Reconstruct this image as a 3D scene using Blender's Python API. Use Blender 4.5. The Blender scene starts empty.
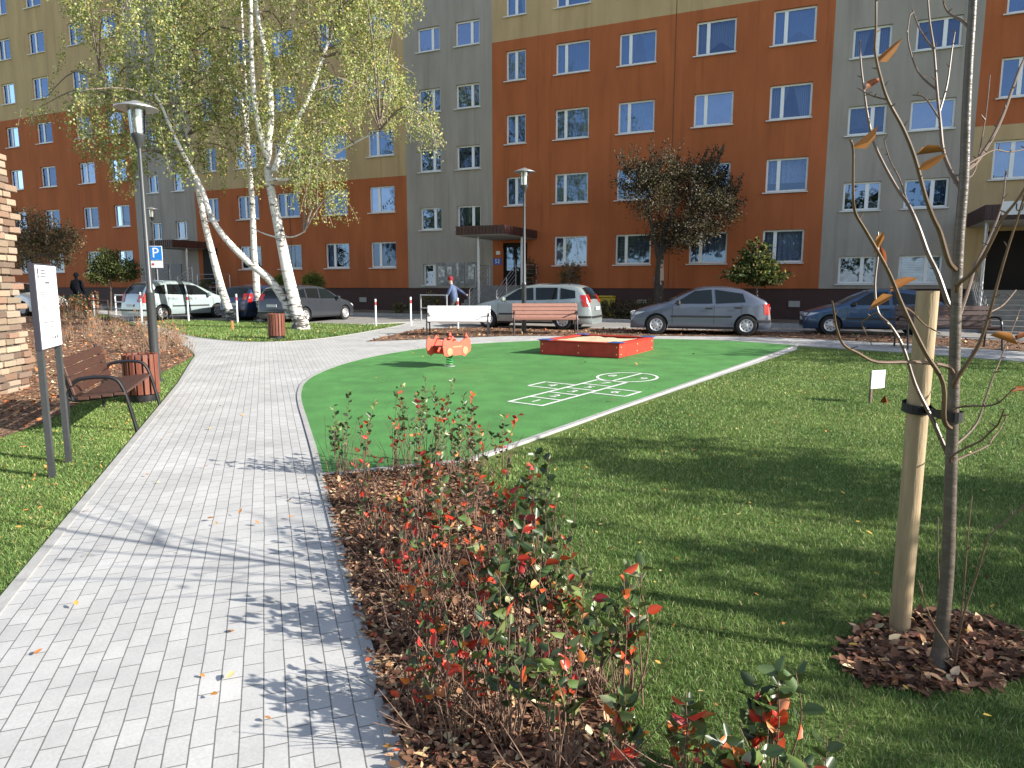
import bpy, bmesh, math, random
import numpy as np
from mathutils import Vector, Matrix
random.seed(7); RNG = np.random.default_rng(11)
R = math.radians
SC = bpy.context.scene
COL = SC.collection

# ------------------------------------------------------------------ survey of the place
F, HOR, CZ, S = 690.0, 285.5, 1.78, 0.012
PIT = math.atan((384 - HOR) / F)
CP, SP = math.cos(PIT), math.sin(PIT)
def ray(px, py):
    a = (px - 512) / F; b = (384 - py) / F
    return Vector((a, CP + b * SP, -SP + b * CP))
def G(px, py, dz=0.0):
    d = ray(px, py); t = (dz - CZ) / (d.z - S * d.y)
    return Vector((d.x * t, d.y * t, CZ + d.z * t))
def at(px, py, Y):
    d = ray(px, py) * (Y / ray(px, py).y); d.z += CZ; return d
def gz(y): return S * y
TH = R(24.2)
U = Vector((math.cos(TH), -math.sin(TH), 0)); N = Vector((-math.sin(TH), -math.cos(TH), 0))
P0 = Vector((2.713, 31.5, 0))
def fac(s, d, z=None):
    p = P0 + U * s + N * d; p.z = gz(p.y) if z is None else z; return p
def atd(px, py, d):            # the point seen at a pixel, d metres in front of the facade
    r = ray(px, py); q = P0 + N * d
    det = r.x * (-U.y) + U.x * r.y
    t = (q.x * (-U.y) + U.x * q.y) / det
    return Vector((r.x * t, r.y * t, CZ + r.z * t))

# ------------------------------------------------------------------ materials
MATS = {}
def nodes(name):
    m = bpy.data.materials.new(name); m.use_nodes = True
    nt = m.node_tree; b = nt.nodes['Principled BSDF']
    return m, nt, b
def L(nt, a, b): nt.links.new(a, b)
def mat(name, col, rough=0.6, metal=0.0, var=0.0, scale=8.0, bump=0.0, bscale=40.0, spec=0.5, coat=0.0, stretch=None):
    if name in MATS: return MATS[name]
    m, nt, b = nodes(name)
    b.inputs['Base Color'].default_value = (*col, 1); b.inputs['Roughness'].default_value = rough
    b.inputs['Metallic'].default_value = metal; b.inputs['Specular IOR Level'].default_value = spec
    b.inputs['Coat Weight'].default_value = coat; b.inputs['Coat Roughness'].default_value = 0.05
    if var or bump:
        tc = nt.nodes.new('ShaderNodeTexCoord'); src = tc.outputs['Object']
        if stretch:
            mp = nt.nodes.new('ShaderNodeMapping'); mp.inputs['Scale'].default_value = stretch
            L(nt, src, mp.inputs['Vector']); src = mp.outputs['Vector']
    if var:
        n = nt.nodes.new('ShaderNodeTexNoise'); n.inputs['Scale'].default_value = scale; n.inputs['Detail'].default_value = 6
        L(nt, src, n.inputs['Vector'])
        r = nt.nodes.new('ShaderNodeValToRGB')
        r.color_ramp.elements[0].position = .3; r.color_ramp.elements[1].position = .7
        r.color_ramp.elements[0].color = (*[c * (1 - var) for c in col], 1)
        r.color_ramp.elements[1].color = (*[min(1, c * (1 + var)) for c in col], 1)
        L(nt, n.outputs['Fac'], r.inputs['Fac']); L(nt, r.outputs['Color'], b.inputs['Base Color'])
    if bump:
        n2 = nt.nodes.new('ShaderNodeTexNoise'); n2.inputs['Scale'].default_value = bscale; n2.inputs['Detail'].default_value = 4
        L(nt, src, n2.inputs['Vector'])
        bp = nt.nodes.new('ShaderNodeBump'); bp.inputs['Strength'].default_value = bump; bp.inputs['Distance'].default_value = .02
        L(nt, n2.outputs['Fac'], bp.inputs['Height']); L(nt, bp.outputs['Normal'], b.inputs['Normal'])
    MATS[name] = m; return m
def attr_mat(name, rough=0.6, trans=0.0, spec=0.3, bump=0.0):
    """colour comes from a per-piece attribute (each leaf, chip or brick has its own colour)"""
    if name in MATS: return MATS[name]
    m, nt, b = nodes(name)
    a = nt.nodes.new('ShaderNodeAttribute'); a.attribute_name = 'Col'
    L(nt, a.outputs['Color'], b.inputs['Base Color']); b.inputs['Roughness'].default_value = rough
    b.inputs['Specular IOR Level'].default_value = spec
    if bump:
        tc = nt.nodes.new('ShaderNodeTexCoord'); n2 = nt.nodes.new('ShaderNodeTexNoise'); n2.inputs['Scale'].default_value = 35; n2.inputs['Detail'].default_value = 6
        L(nt, tc.outputs['Object'], n2.inputs['Vector'])
        bp = nt.nodes.new('ShaderNodeBump'); bp.inputs['Strength'].default_value = bump; bp.inputs['Distance'].default_value = .02
        L(nt, n2.outputs['Fac'], bp.inputs['Height']); L(nt, bp.outputs['Normal'], b.inputs['Normal'])
    if trans:
        t = nt.nodes.new('ShaderNodeBsdfTranslucent'); L(nt, a.outputs['Color'], t.inputs['Color'])
        mx = nt.nodes.new('ShaderNodeMixShader'); mx.inputs['Fac'].default_value = trans
        L(nt, b.outputs['BSDF'], mx.inputs[1]); L(nt, t.outputs['BSDF'], mx.inputs[2])
        L(nt, mx.outputs['Shader'], nt.nodes['Material Output'].inputs['Surface'])
    MATS[name] = m; return m

def paving_mat():
    m, nt, b = nodes('concrete_pavers')
    tc = nt.nodes.new('ShaderNodeTexCoord'); mp = nt.nodes.new('ShaderNodeMapping')
    mp.inputs['Rotation'].default_value = (0, 0, R(-109.5))      # courses run along the path
    L(nt, tc.outputs['Object'], mp.inputs['Vector'])
    br = nt.nodes.new('ShaderNodeTexBrick')
    br.inputs['Color1'].default_value = (.41, .405, .395, 1); br.inputs['Color2'].default_value = (.47, .465, .452, 1)
    br.inputs['Mortar'].default_value = (.15, .145, .135, 1); br.inputs['Scale'].default_value = 1
    br.inputs['Mortar Size'].default_value = .0034; br.inputs['Mortar Smooth'].default_value = .3
    br.inputs['Brick Width'].default_value = .178; br.inputs['Row Height'].default_value = .089; br.offset = .5
    # slight waviness of hand-laid joints
    nz = nt.nodes.new('ShaderNodeTexNoise'); nz.inputs['Scale'].default_value = 3.0; nz.inputs['Detail'].default_value = 3
    L(nt, mp.outputs['Vector'], nz.inputs['Vector'])
    sub = nt.nodes.new('ShaderNodeVectorMath'); sub.operation = 'SUBTRACT'; sub.inputs[1].default_value = (.5, .5, .5)
    L(nt, nz.outputs['Color'], sub.inputs[0])
    sc = nt.nodes.new('ShaderNodeVectorMath'); sc.operation = 'SCALE'; sc.inputs['Scale'].default_value = .012
    L(nt, sub.outputs[0], sc.inputs[0])
    ad = nt.nodes.new('ShaderNodeVectorMath'); L(nt, mp.outputs['Vector'], ad.inputs[0]); L(nt, sc.outputs[0], ad.inputs[1])
    L(nt, ad.outputs[0], br.inputs['Vector'])
    n = nt.nodes.new('ShaderNodeTexNoise'); n.inputs['Scale'].default_value = 1.3; n.inputs['Detail'].default_value = 8; n.inputs['Roughness'].default_value = .65
    L(nt, tc.outputs['Object'], n.inputs['Vector'])
    r = nt.nodes.new('ShaderNodeMapRange'); r.inputs['From Min'].default_value = .3; r.inputs['From Max'].default_value = .7
    r.inputs['To Min'].default_value = .8; r.inputs['To Max'].default_value = 1.12; L(nt, n.outputs['Fac'], r.inputs['Value'])
    n3 = nt.nodes.new('ShaderNodeTexNoise'); n3.inputs['Scale'].default_value = 90; n3.inputs['Detail'].default_value = 3
    L(nt, tc.outputs['Object'], n3.inputs['Vector'])
    r3 = nt.nodes.new('ShaderNodeMapRange'); r3.inputs['To Min'].default_value = .8; r3.inputs['To Max'].default_value = 1.2; L(nt, n3.outputs['Fac'], r3.inputs['Value'])
    mm = nt.nodes.new('ShaderNodeMath'); mm.operation = 'MULTIPLY'; L(nt, r.outputs[0], mm.inputs[0]); L(nt, r3.outputs[0], mm.inputs[1])
    mx = nt.nodes.new('ShaderNodeVectorMath'); mx.operation = 'SCALE'
    L(nt, br.outputs['Color'], mx.inputs[0]); L(nt, mm.outputs[0], mx.inputs['Scale'])
    L(nt, mx.outputs[0], b.inputs['Base Color']); b.inputs['Roughness'].default_value = .8
    bp = nt.nodes.new('ShaderNodeBump'); bp.inputs['Strength'].default_value = .5; bp.inputs['Distance'].default_value = .004; bp.invert = True
    L(nt, br.outputs['Fac'], bp.inputs['Height']); L(nt, bp.outputs['Normal'], b.inputs['Normal'])
    return m
def grass_mat():
    m, nt, b = nodes('lawn_turf')
    tc = nt.nodes.new('ShaderNodeTexCoord')
    a = nt.nodes.new('ShaderNodeTexNoise'); a.inputs['Scale'].default_value = .9; a.inputs['Detail'].default_value = 5
    c = nt.nodes.new('ShaderNodeTexNoise'); c.inputs['Scale'].default_value = 45; c.inputs['Detail'].default_value = 6; c.inputs['Roughness'].default_value = .75
    for q in (a, c): L(nt, tc.outputs['Object'], q.inputs['Vector'])
    mx = nt.nodes.new('ShaderNodeMath'); mx.operation = 'MULTIPLY_ADD'; mx.inputs[1].default_value = .35
    L(nt, a.outputs['Fac'], mx.inputs[0])
    m2 = nt.nodes.new('ShaderNodeMath'); m2.operation = 'MULTIPLY'; m2.inputs[1].default_value = .65; L(nt, c.outputs['Fac'], m2.inputs[0])
    L(nt, m2.outputs[0], mx.inputs[2])
    r = nt.nodes.new('ShaderNodeValToRGB'); e = r.color_ramp.elements
    e[0].position = .33; e[0].color = (.034, .06, .016, 1); e[1].position = .68; e[1].color = (.26, .3, .1, 1)
    x = e.new(.5); x.color = (.115, .17, .045, 1)
    L(nt, mx.outputs[0], r.inputs['Fac']); L(nt, r.outputs['Color'], b.inputs['Base Color'])
    b.inputs['Roughness'].default_value = .85; b.inputs['Specular IOR Level'].default_value = .15
    bp = nt.nodes.new('ShaderNodeBump'); bp.inputs['Strength'].default_value = .9; bp.inputs['Distance'].default_value = .04
    L(nt, c.outputs['Fac'], bp.inputs['Height']); L(nt, bp.outputs['Normal'], b.inputs['Normal'])
    return m
def mulch_mat():
    m, nt, b = nodes('bark_mulch')
    tc = nt.nodes.new('ShaderNodeTexCoord')
    v = nt.nodes.new('ShaderNodeTexVoronoi'); v.inputs['Scale'].default_value = 28; v.inputs['Randomness'].default_value = 1
    n = nt.nodes.new('ShaderNodeTexNoise'); n.inputs['Scale'].default_value = 9; n.inputs['Detail'].default_value = 5
    L(nt, tc.outputs['Object'], n.inputs['Vector'])
    mv = nt.nodes.new('ShaderNodeVectorMath'); mv.operation = 'MULTIPLY_ADD'; mv.inputs[1].default_value = (.15, .15, .15)
    L(nt, n.outputs['Color'], mv.inputs[0]); L(nt, tc.outputs['Object'], mv.inputs[2]); L(nt, mv.outputs[0], v.inputs['Vector'])
    r = nt.nodes.new('ShaderNodeValToRGB'); e = r.color_ramp.elements
    e[0].position = 0; e[0].color = (.05, .026, .016, 1); e[1].position = 1; e[1].color = (.4, .24, .135, 1)
    x = e.new(.5); x.color = (.17, .085, .048, 1)
    sp = nt.nodes.new('ShaderNodeSeparateColor'); L(nt, v.outputs['Color'], sp.inputs['Color'])
    L(nt, sp.outputs[0], r.inputs['Fac']); L(nt, r.outputs['Color'], b.inputs['Base Color']); b.inputs['Roughness'].default_value = .9
    bp = nt.nodes.new('ShaderNodeBump'); bp.inputs['Strength'].default_value = 1; bp.inputs['Distance'].default_value = .04
    L(nt, v.outputs['Distance'], bp.inputs['Height']); L(nt, bp.outputs['Normal'], b.inputs['Normal'])
    return m
def plaster(name, col):
    m, nt, b = nodes(name)
    tc = nt.nodes.new('ShaderNodeTexCoord')
    mp = nt.nodes.new('ShaderNodeMapping'); mp.inputs['Scale'].default_value = (1.6, 1.6, .35); L(nt, tc.outputs['Object'], mp.inputs['Vector'])
    n = nt.nodes.new('ShaderNodeTexNoise'); n.inputs['Scale'].default_value = .9; n.inputs['Detail'].default_value = 8; n.inputs['Roughness'].default_value = .6
    L(nt, mp.outputs[0], n.inputs['Vector'])
    r = nt.nodes.new('ShaderNodeValToRGB'); e = r.color_ramp.elements
    e[0].position = .28; e[0].color = (*[c * .8 for c in col], 1); e[1].position = .72; e[1].color = (*[c * 1.1 for c in col], 1)
    L(nt, n.outputs['Fac'], r.inputs['Fac'])
    m3 = nt.nodes.new('ShaderNodeMapping'); m3.inputs['Scale'].default_value = (5, 5, .22); L(nt, tc.outputs['Object'], m3.inputs['Vector'])
    n3 = nt.nodes.new('ShaderNodeTexNoise'); n3.inputs['Scale'].default_value = 1; n3.inputs['Detail'].default_value = 4; L(nt, m3.outputs[0], n3.inputs['Vector'])
    r3 = nt.nodes.new('ShaderNodeMapRange'); r3.inputs['From Min'].default_value = .55; r3.inputs['From Max'].default_value = .75; r3.inputs['To Min'].default_value = 1; r3.inputs['To Max'].default_value = .8; L(nt, n3.outputs['Fac'], r3.inputs['Value'])
    sc = nt.nodes.new('ShaderNodeVectorMath'); sc.operation = 'SCALE'; L(nt, r.outputs['Color'], sc.inputs[0]); L(nt, r3.outputs[0], sc.inputs['Scale']); L(nt, sc.outputs[0], b.inputs['Base Color'])
    b.inputs['Roughness'].default_value = .9; b.inputs['Specular IOR Level'].default_value = .2
    n2 = nt.nodes.new('ShaderNodeTexNoise'); n2.inputs['Scale'].default_value = 60; L(nt, tc.outputs['Object'], n2.inputs['Vector'])
    bp = nt.nodes.new('ShaderNodeBump'); bp.inputs['Strength'].default_value = .25; bp.inputs['Distance'].default_value = .01
    L(nt, n2.outputs['Fac'], bp.inputs['Height']); L(nt, bp.outputs['Normal'], b.inputs['Normal'])
    return m
def glass_mat(name, refl=.28, tint=(.8, .88, .95), tone=(.9, .95, 1, 1)):
    m, nt, b = nodes(name); nt.nodes.remove(b)
    t = nt.nodes.new('ShaderNodeBsdfTransparent'); t.inputs['Color'].default_value = (*tint, 1)
    g = nt.nodes.new('ShaderNodeBsdfGlossy'); g.inputs['Roughness'].default_value = .02; g.inputs['Color'].default_value = tone
    lw = nt.nodes.new('ShaderNodeLayerWeight'); lw.inputs['Blend'].default_value = .25
    mr = nt.nodes.new('ShaderNodeMapRange'); mr.inputs['To Min'].default_value = refl; mr.inputs['To Max'].default_value = .95
    L(nt, lw.outputs['Fresnel'], mr.inputs['Value'])
    tc = nt.nodes.new('ShaderNodeTexCoord'); n = nt.nodes.new('ShaderNodeTexNoise'); n.inputs['Scale'].default_value = 1.2; L(nt, tc.outputs['Object'], n.inputs['Vector'])
    bp = nt.nodes.new('ShaderNodeBump'); bp.inputs['Strength'].default_value = .12; bp.inputs['Distance'].default_value = .08
    L(nt, n.outputs['Fac'], bp.inputs['Height']); L(nt, bp.outputs['Normal'], g.inputs['Normal'])
    mx = nt.nodes.new('ShaderNodeMixShader'); L(nt, mr.outputs[0], mx.inputs['Fac'])
    L(nt, t.outputs[0], mx.inputs[1]); L(nt, g.outputs[0], mx.inputs[2]); L(nt, mx.outputs[0], nt.nodes['Material Output'].inputs['Surface'])
    return m
def curtain_mat(name, kind, col):
    m, nt, b = nodes(name); b.inputs['Roughness'].default_value = .9
    tc = nt.nodes.new('ShaderNodeTexCoord'); w = nt.nodes.new('ShaderNodeTexWave')
    w.bands_direction = 'X' if kind != 'blind' else 'Z'
    w.inputs['Scale'].default_value = 4.5 if kind != 'blind' else 5; w.inputs['Distortion'].default_value = 2.5 if kind != 'blind' else 0
    w.inputs['Detail'].default_value = 2
    L(nt, tc.outputs['Object'], w.inputs['Vector'])
    r = nt.nodes.new('ShaderNodeValToRGB'); e = r.color_ramp.elements
    k = .35 if kind == 'blind' else .62
    e[0].position = .2; e[0].color = (*[c * k for c in col], 1); e[1].position = .8; e[1].color = (*col, 1)
    src = w.outputs['Color']
    if kind == 'lace':
        v = nt.nodes.new('ShaderNodeTexVoronoi'); v.inputs['Scale'].default_value = 11; L(nt, tc.outputs['Object'], v.inputs['Vector'])
        mx = nt.nodes.new('ShaderNodeMath'); mx.operation = 'MULTIPLY_ADD'; mx.inputs[1].default_value = .9
        L(nt, v.outputs['Distance'], mx.inputs[0])
        m2 = nt.nodes.new('ShaderNodeMath'); m2.operation = 'MULTIPLY'; m2.inputs[1].default_value = .45; L(nt, w.outputs['Fac'], m2.inputs[0]); L(nt, m2.outputs[0], mx.inputs[2]); src = mx.outputs[0]
    L(nt, src, r.inputs['Fac']); L(nt, r.outputs['Color'], b.inputs['Base Color'])
    return m
def birch_mat():
    m, nt, b = nodes('birch_bark')
    tc = nt.nodes.new('ShaderNodeTexCoord'); mp = nt.nodes.new('ShaderNodeMapping'); mp.inputs['Scale'].default_value = (1, 1, 3.2)
    L(nt, tc.outputs['Object'], mp.inputs['Vector'])
    n = nt.nodes.new('ShaderNodeTexNoise'); n.inputs['Scale'].default_value = 2.6; n.inputs['Detail'].default_value = 6; n.inputs['Roughness'].default_value = .7
    L(nt, mp.outputs[0], n.inputs['Vector'])
    r = nt.nodes.new('ShaderNodeValToRGB'); e = r.color_ramp.elements
    e[0].position = .4; e[0].color = (.05, .045, .04, 1); e[1].position = .5; e[1].color = (.66, .63, .58, 1)
    L(nt, n.outputs['Fac'], r.inputs['Fac'])
    # rough dark bark at the foot of old trunks
    sx = nt.nodes.new('ShaderNodeSeparateXYZ'); L(nt, tc.outputs['Object'], sx.inputs[0])
    mr = nt.nodes.new('ShaderNodeMapRange'); mr.inputs['From Min'].default_value = .3; mr.inputs['From Max'].default_value = 1.6; mr.inputs['To Min'].default_value = .53; mr.inputs['To Max'].default_value = .4
    L(nt, sx.outputs['Z'], mr.inputs['Value'])
    sb = nt.nodes.new('ShaderNodeMath'); sb.operation = 'SUBTRACT'; L(nt, n.outputs['Fac'], sb.inputs[0]); L(nt, mr.outputs[0], sb.inputs[1])
    ad = nt.nodes.new('ShaderNodeMath'); ad.operation = 'ADD'; ad.inputs[1].default_value = .44; L(nt, sb.outputs[0], ad.inputs[0]); L(nt, ad.outputs[0], r.inputs['Fac'])
    L(nt, r.outputs['Color'], b.inputs['Base Color']); b.inputs['Roughness'].default_value = .75
    bp = nt.nodes.new('ShaderNodeBump'); bp.inputs['Strength'].default_value = .5; L(nt, n.outputs['Fac'], bp.inputs['Height']); L(nt, bp.outputs['Normal'], b.inputs['Normal'])
    return m

M_PAVE, M_GRASS, M_MULCH = paving_mat(), grass_mat(), mulch_mat()
M_ROAD = mat('road_surface', (.25, .24, .225), .85, var=.15, scale=3, bump=.3, bscale=60)
M_KERB = mat('kerb_concrete', (.34, .335, .32), .85, var=.12, scale=6, bump=.2)
M_GREEN = mat('green_rubber', (.07, .23, .054), .8, var=.2, scale=2.2, bump=.6, bscale=220)
M_LINE = mat('white_line_paint', (.66, .68, .64), .7, var=.2, scale=16)
M_ORANGE = plaster('orange_plaster', (.395, .118, .044)); M_BEIGE = plaster('beige_plaster', (.47, .335, .18)); M_GREY = plaster('grey_plaster', (.335, .3, .262))
M_PLINTH = mat('dark_brown_plinth', (.05, .02, .017), .7, var=.15, scale=3)
M_WHITE = mat('white_upvc', (.78, .78, .78), .4); M_SILL = mat('sill_metal', (.62, .62, .62), .4, var=.05)
M_GLASS = glass_mat('window_glass', .22, (.62, .72, .88), (.42, .62, 1, 1)); GLASSES = [M_GLASS, glass_mat('window_glass_dim', .13, (.62, .7, .82), (.42, .6, 1, 1)), glass_mat('window_glass_bright', .3, (.62, .72, .88), (.5, .66, 1, 1)), M_GLASS]
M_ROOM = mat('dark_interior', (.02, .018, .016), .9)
CURT = [curtain_mat('lace_curtain', 'lace', (.36, .38, .42)), curtain_mat('net_curtain', 'net', (.27, .29, .33)), curtain_mat('blind', 'blind', (.4, .38, .34)), None,
        curtain_mat('blue_curtain', 'net', (.1, .15, .26)), curtain_mat('grey_curtain', 'net', (.14, .14, .15))]
M_DARKMETAL = mat('dark_grey_metal', (.055, .058, .062), .4, metal=.3, var=.1, scale=20)
M_BLACKSTEEL = mat('black_powder_steel', (.012, .012, .014), .32)
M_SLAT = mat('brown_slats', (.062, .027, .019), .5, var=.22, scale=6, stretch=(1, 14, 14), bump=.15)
M_SLATLIT = mat('sunlit_red_brown_slats', (.34, .17, .125), .5, var=.15, scale=6, stretch=(1, 14, 14), bump=.15)  # lighter copy of the brown slats, sunlight put into the colour
M_SLATGLARE = mat('glare_white_slats', (.8, .77, .75), .45, var=.05, scale=6, stretch=(1, 14, 14))  # sun glare on varnished slats, painted in as a near-white colour
M_BINWOOD = mat('red_brown_wood', (.15, .045, .025), .55, var=.25, scale=5, stretch=(12, 12, 1))
M_STEEL = mat('galvanised_steel', (.45, .45, .46), .4, metal=.7, var=.1, scale=15)
M_LIGHTTUBE = mat('white_tube_paint', (.72, .72, .72), .45, var=.08, scale=10)
M_REDPAINT = mat('red_paint', (.4, .05, .04), .5)
M_BIRCH = birch_mat()
M_LEAF = attr_mat('leaf', .5, .42); M_GLOSSLEAF = attr_mat('glossy_leaf', .38, .2, spec=.5); M_CHIP = attr_mat('bark_chip', .85); M_BLADE = attr_mat('grass_blade', .6, .25)
M_STONE = attr_mat('split_brick', .9, bump=.6)
M_TWIG = mat('brown_twig', (.13, .085, .06), .8, var=.3, scale=20); M_BARK = mat('grey_bark', (.13, .105, .085), .75, var=.3, scale=14, bump=.4, bscale=30)
M_YOUNG = mat('young_tree_bark', (.1, .078, .062), .42, var=.25, scale=9, stretch=(1, 1, 2.5), bump=.25, bscale=25)
M_STAKE = mat('peeled_pine', (.34, .25, .145), .7, var=.2, scale=5, stretch=(6, 6, .7), bump=.2, bscale=20)

# ------------------------------------------------------------------ mesh helpers
class MB:
    def __init__(s): s.v = []; s.f = []; s.m = []; s.c = []
    def add(s, vs, fs, m=0, col=None, M=None):
        o = len(s.v)
        for v in vs:
            v = Vector(v)
            s.v.append(tuple(M @ v) if M is not None else tuple(v))
        for f in fs: s.f.append(tuple(i + o for i in f)); s.m.append(m); s.c.append(col or (1, 1, 1))
        return s
    def box(s, c, d, m=0, M=None, col=None, bev=0.0):
        x, y, z = d[0] / 2, d[1] / 2, d[2] / 2; c = Vector(c)
        if bev:
            b = min(bev, x * .9, y * .9, z * .9); vs = []
            for sx in (-1, 1):
                for sy in (-1, 1):
                    for sz in (-1, 1):
                        vs += [c + Vector((sx * x, sy * (y - b), sz * (z - b))), c + Vector((sx * (x - b), sy * y, sz * (z - b))), c + Vector((sx * (x - b), sy * (y - b), sz * z))]
            bm = bmesh.new(); bv = [bm.verts.new(v) for v in vs]
            r = bmesh.ops.convex_hull(bm, input=bv); bm.verts.index_update()
            fs = [[v.index for v in f.verts] for f in bm.faces]; vv = [v.co.copy() for v in bm.verts]; bm.free()
            return s.add(vv, fs, m, col, M)
        vs = [c + Vector((a, b, e)) for a in (-x, x) for b in (-y, y) for e in (-z, z)]
        return s.add(vs, [(0, 1, 3, 2), (4, 6, 7, 5), (0, 4, 5, 1), (2, 3, 7, 6), (0, 2, 6, 4), (1, 5, 7, 3)], m, col, M)
    def tube(s, pts, r, n=8, m=0, caps=True, M=None, closed=False):
        pts = [Vector(p) for p in pts]; k = len(pts); rs = r if isinstance(r, (list, tuple)) else [r] * k
        vs = []; fs = []; up = None
        for i, p in enumerate(pts):
            a = pts[max(i - 1, 0)]; b = pts[min(i + 1, k - 1)]
            t = (b - a).normalized() if (b - a).length > 1e-9 else Vector((0, 0, 1))
            if up is None: up = Vector((1, 0, 0)) if abs(t.x) < .8 else Vector((0, 1, 0))
            x = (up - t * up.dot(t)).normalized(); y = t.cross(x); up = x
            for j in range(n):
                g = 2 * math.pi * j / n; vs.append(p + (x * math.cos(g) + y * math.sin(g)) * rs[i])
        for i in range(k - 1):
            for j in range(n): fs.append((i * n + j, i * n + (j + 1) % n, (i + 1) * n + (j + 1) % n, (i + 1) * n + j))
        if caps: fs.append(tuple(range(n))[::-1]); fs.append(tuple(range((k - 1) * n, k * n)))
        return s.add(vs, fs, m, None, M)
    def lathe(s, prof, c=(0, 0, 0), n=20, m=0, M=None):
        vs = []; fs = []; c = Vector(c); k = len(prof)
        for r, z in prof:
            for j in range(n): g = 2 * math.pi * j / n; vs.append(c + Vector((r * math.cos(g), r * math.sin(g), z)))
        for i in range(k - 1):
            for j in range(n): fs.append((i * n + j, i * n + (j + 1) % n, (i + 1) * n + (j + 1) % n, (i + 1) * n + j))
        fs.append(tuple(range(n))[::-1]); fs.append(tuple(range((k - 1) * n, k * n)))
        return s.add(vs, fs, m, None, M)
    def prism(s, poly, z0, z1, m=0, M=None):
        n = len(poly); vs = [(x, y, z0) for x, y in poly] + [(x, y, z1) for x, y in poly]
        fs = [tuple(range(n))[::-1], tuple(range(n, 2 * n))] + [(i, (i + 1) % n, n + (i + 1) % n, n + i) for i in range(n)]
        return s.add(vs, fs, m, None, M)
    def build(s, name, mats, parent=None, smooth=False, ang=40, cols=False):
        me = bpy.data.meshes.new(name); me.from_pydata(s.v, [], s.f)
        ms = mats if isinstance(mats, (list, tuple)) else [mats]
        for q in ms: me.materials.append(q)
        if len(ms) > 1: me.polygons.foreach_set('material_index', s.m)
        bm = bmesh.new(); bm.from_mesh(me); bmesh.ops.recalc_face_normals(bm, faces=bm.faces); bm.to_mesh(me); bm.free()
        if cols:
            ca = me.color_attributes.new('Col', 'FLOAT_COLOR', 'CORNER'); a = []
            for f, c in zip(s.f, s.c): a += [*c, 1.0] * len(f)
            ca.data.foreach_set('color', a)
        if smooth:
            me.polygons.foreach_set('use_smooth', [True] * len(me.polygons))
            if ang < 180: me.set_sharp_from_angle(angle=R(ang))
        me.update(); return link(name, me, parent)
def link(name, me, parent=None):
    o = bpy.data.objects.new(name, me); COL.objects.link(o)
    if parent is not None: o.parent = parent
    return o
def thing(name, label, cat, loc=(0, 0, 0), rz=0.0, group=None, scale=None):
    o = bpy.data.objects.new(name, None); COL.objects.link(o); o.location = loc; o.rotation_euler = (0, 0, rz); o.empty_display_size = .1
    if scale: o.scale = (scale,) * 3
    return tag(o, label, cat, group)
def tag(o, label=None, cat=None, group=None, kind=None):
    if label: o['label'] = label
    if cat: o['category'] = cat
    if group: o['group'] = group
    if kind: o['kind'] = kind
    return o
def structure(o): o['kind'] = 'structure'; return o
def copy_tree(o, parent=None):
    c = o.copy(); COL.objects.link(c)
    if parent is not None: c.parent = parent
    for ch in list(o.children): copy_tree(ch, c)
    return c
def np_mesh(name, V, F_, mat_, cols=None, parent=None, smooth=False):
    """V (n,3), F_ (m,k) all the same k, cols (m,3) per face"""
    me = bpy.data.meshes.new(name); m, k = F_.shape
    me.vertices.add(len(V)); me.vertices.foreach_set('co', V.astype(np.float32).ravel())
    me.loops.add(m * k); me.loops.foreach_set('vertex_index', F_.astype(np.int32).ravel())
    me.polygons.add(m); me.polygons.foreach_set('loop_start', np.arange(0, m * k, k, dtype=np.int32)); me.polygons.foreach_set('loop_total', np.full(m, k, dtype=np.int32))
    me.materials.append(mat_)
    if cols is not None:
        ca = me.color_attributes.new('Col', 'FLOAT_COLOR', 'CORNER')
        c = np.concatenate([np.repeat(cols, k, axis=0), np.ones((m * k, 1))], axis=1).astype(np.float32)
        ca.data.foreach_set('color', c.ravel())
    if smooth: me.polygons.foreach_set('use_smooth', [True] * m)
    me.update(calc_edges=True); me.validate(); return link(name, me, parent)
def norm(a): return a / np.maximum(np.linalg.norm(a, axis=1, keepdims=True), 1e-9)
def leaves_mesh(name, P, D, size, cols, mat_, parent=None, width=.5, fold=.25, nrm=None):
    """pointed two-sided leaves: base P, direction D, length size, per leaf colour"""
    n = len(P); D = norm(D); rnd = RNG.normal(size=(n, 3)) if nrm is None else nrm + RNG.normal(size=(n, 3)) * .35
    X = norm(np.cross(D, rnd)); Nn = np.cross(X, D); s = np.asarray(size).reshape(-1, 1) * np.ones((n, 1)); w = s * width * .5
    b = P; t = P + D * s
    up = Nn * w * fold * 2
    r1 = P + D * s * .32 + X * w + up; r2 = P + D * s * .7 + X * w * .75 + up * .8
    l1 = P + D * s * .32 - X * w + up; l2 = P + D * s * .7 - X * w * .75 + up * .8
    V = np.stack([b, r1, r2, t, l2, l1], axis=1).reshape(-1, 3); o = np.arange(n)[:, None] * 6
    Fc = np.concatenate([o + np.array([0, 1, 2, 3]), o + np.array([0, 3, 4, 5])], axis=1).reshape(-1, 4)
    return np_mesh(name, V, Fc, mat_, np.repeat(cols, 2, axis=0), parent)
def palette(n, pal, w, jit=.25):
    idx = RNG.choice(len(pal), size=n, p=np.array(w) / np.sum(w)); c = np.array(pal)[idx]
    return np.clip(c * (1 + RNG.uniform(-jit, jit, size=(n, 1))) * (1 + RNG.uniform(-.08, .08, size=(n, 3))), .003, .95)
def inpoly(x, y, poly):
    poly = np.asarray(poly)[:, :2]; r = np.zeros(len(x), bool); j = len(poly) - 1
    for i in range(len(poly)):
        xi, yi = poly[i]; xj, yj = poly[j]
        c = ((yi > y) != (yj > y)) & (x < (xj - xi) * (y - yi) / (yj - yi + 1e-12) + xi); r ^= c; j = i
    return r
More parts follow.
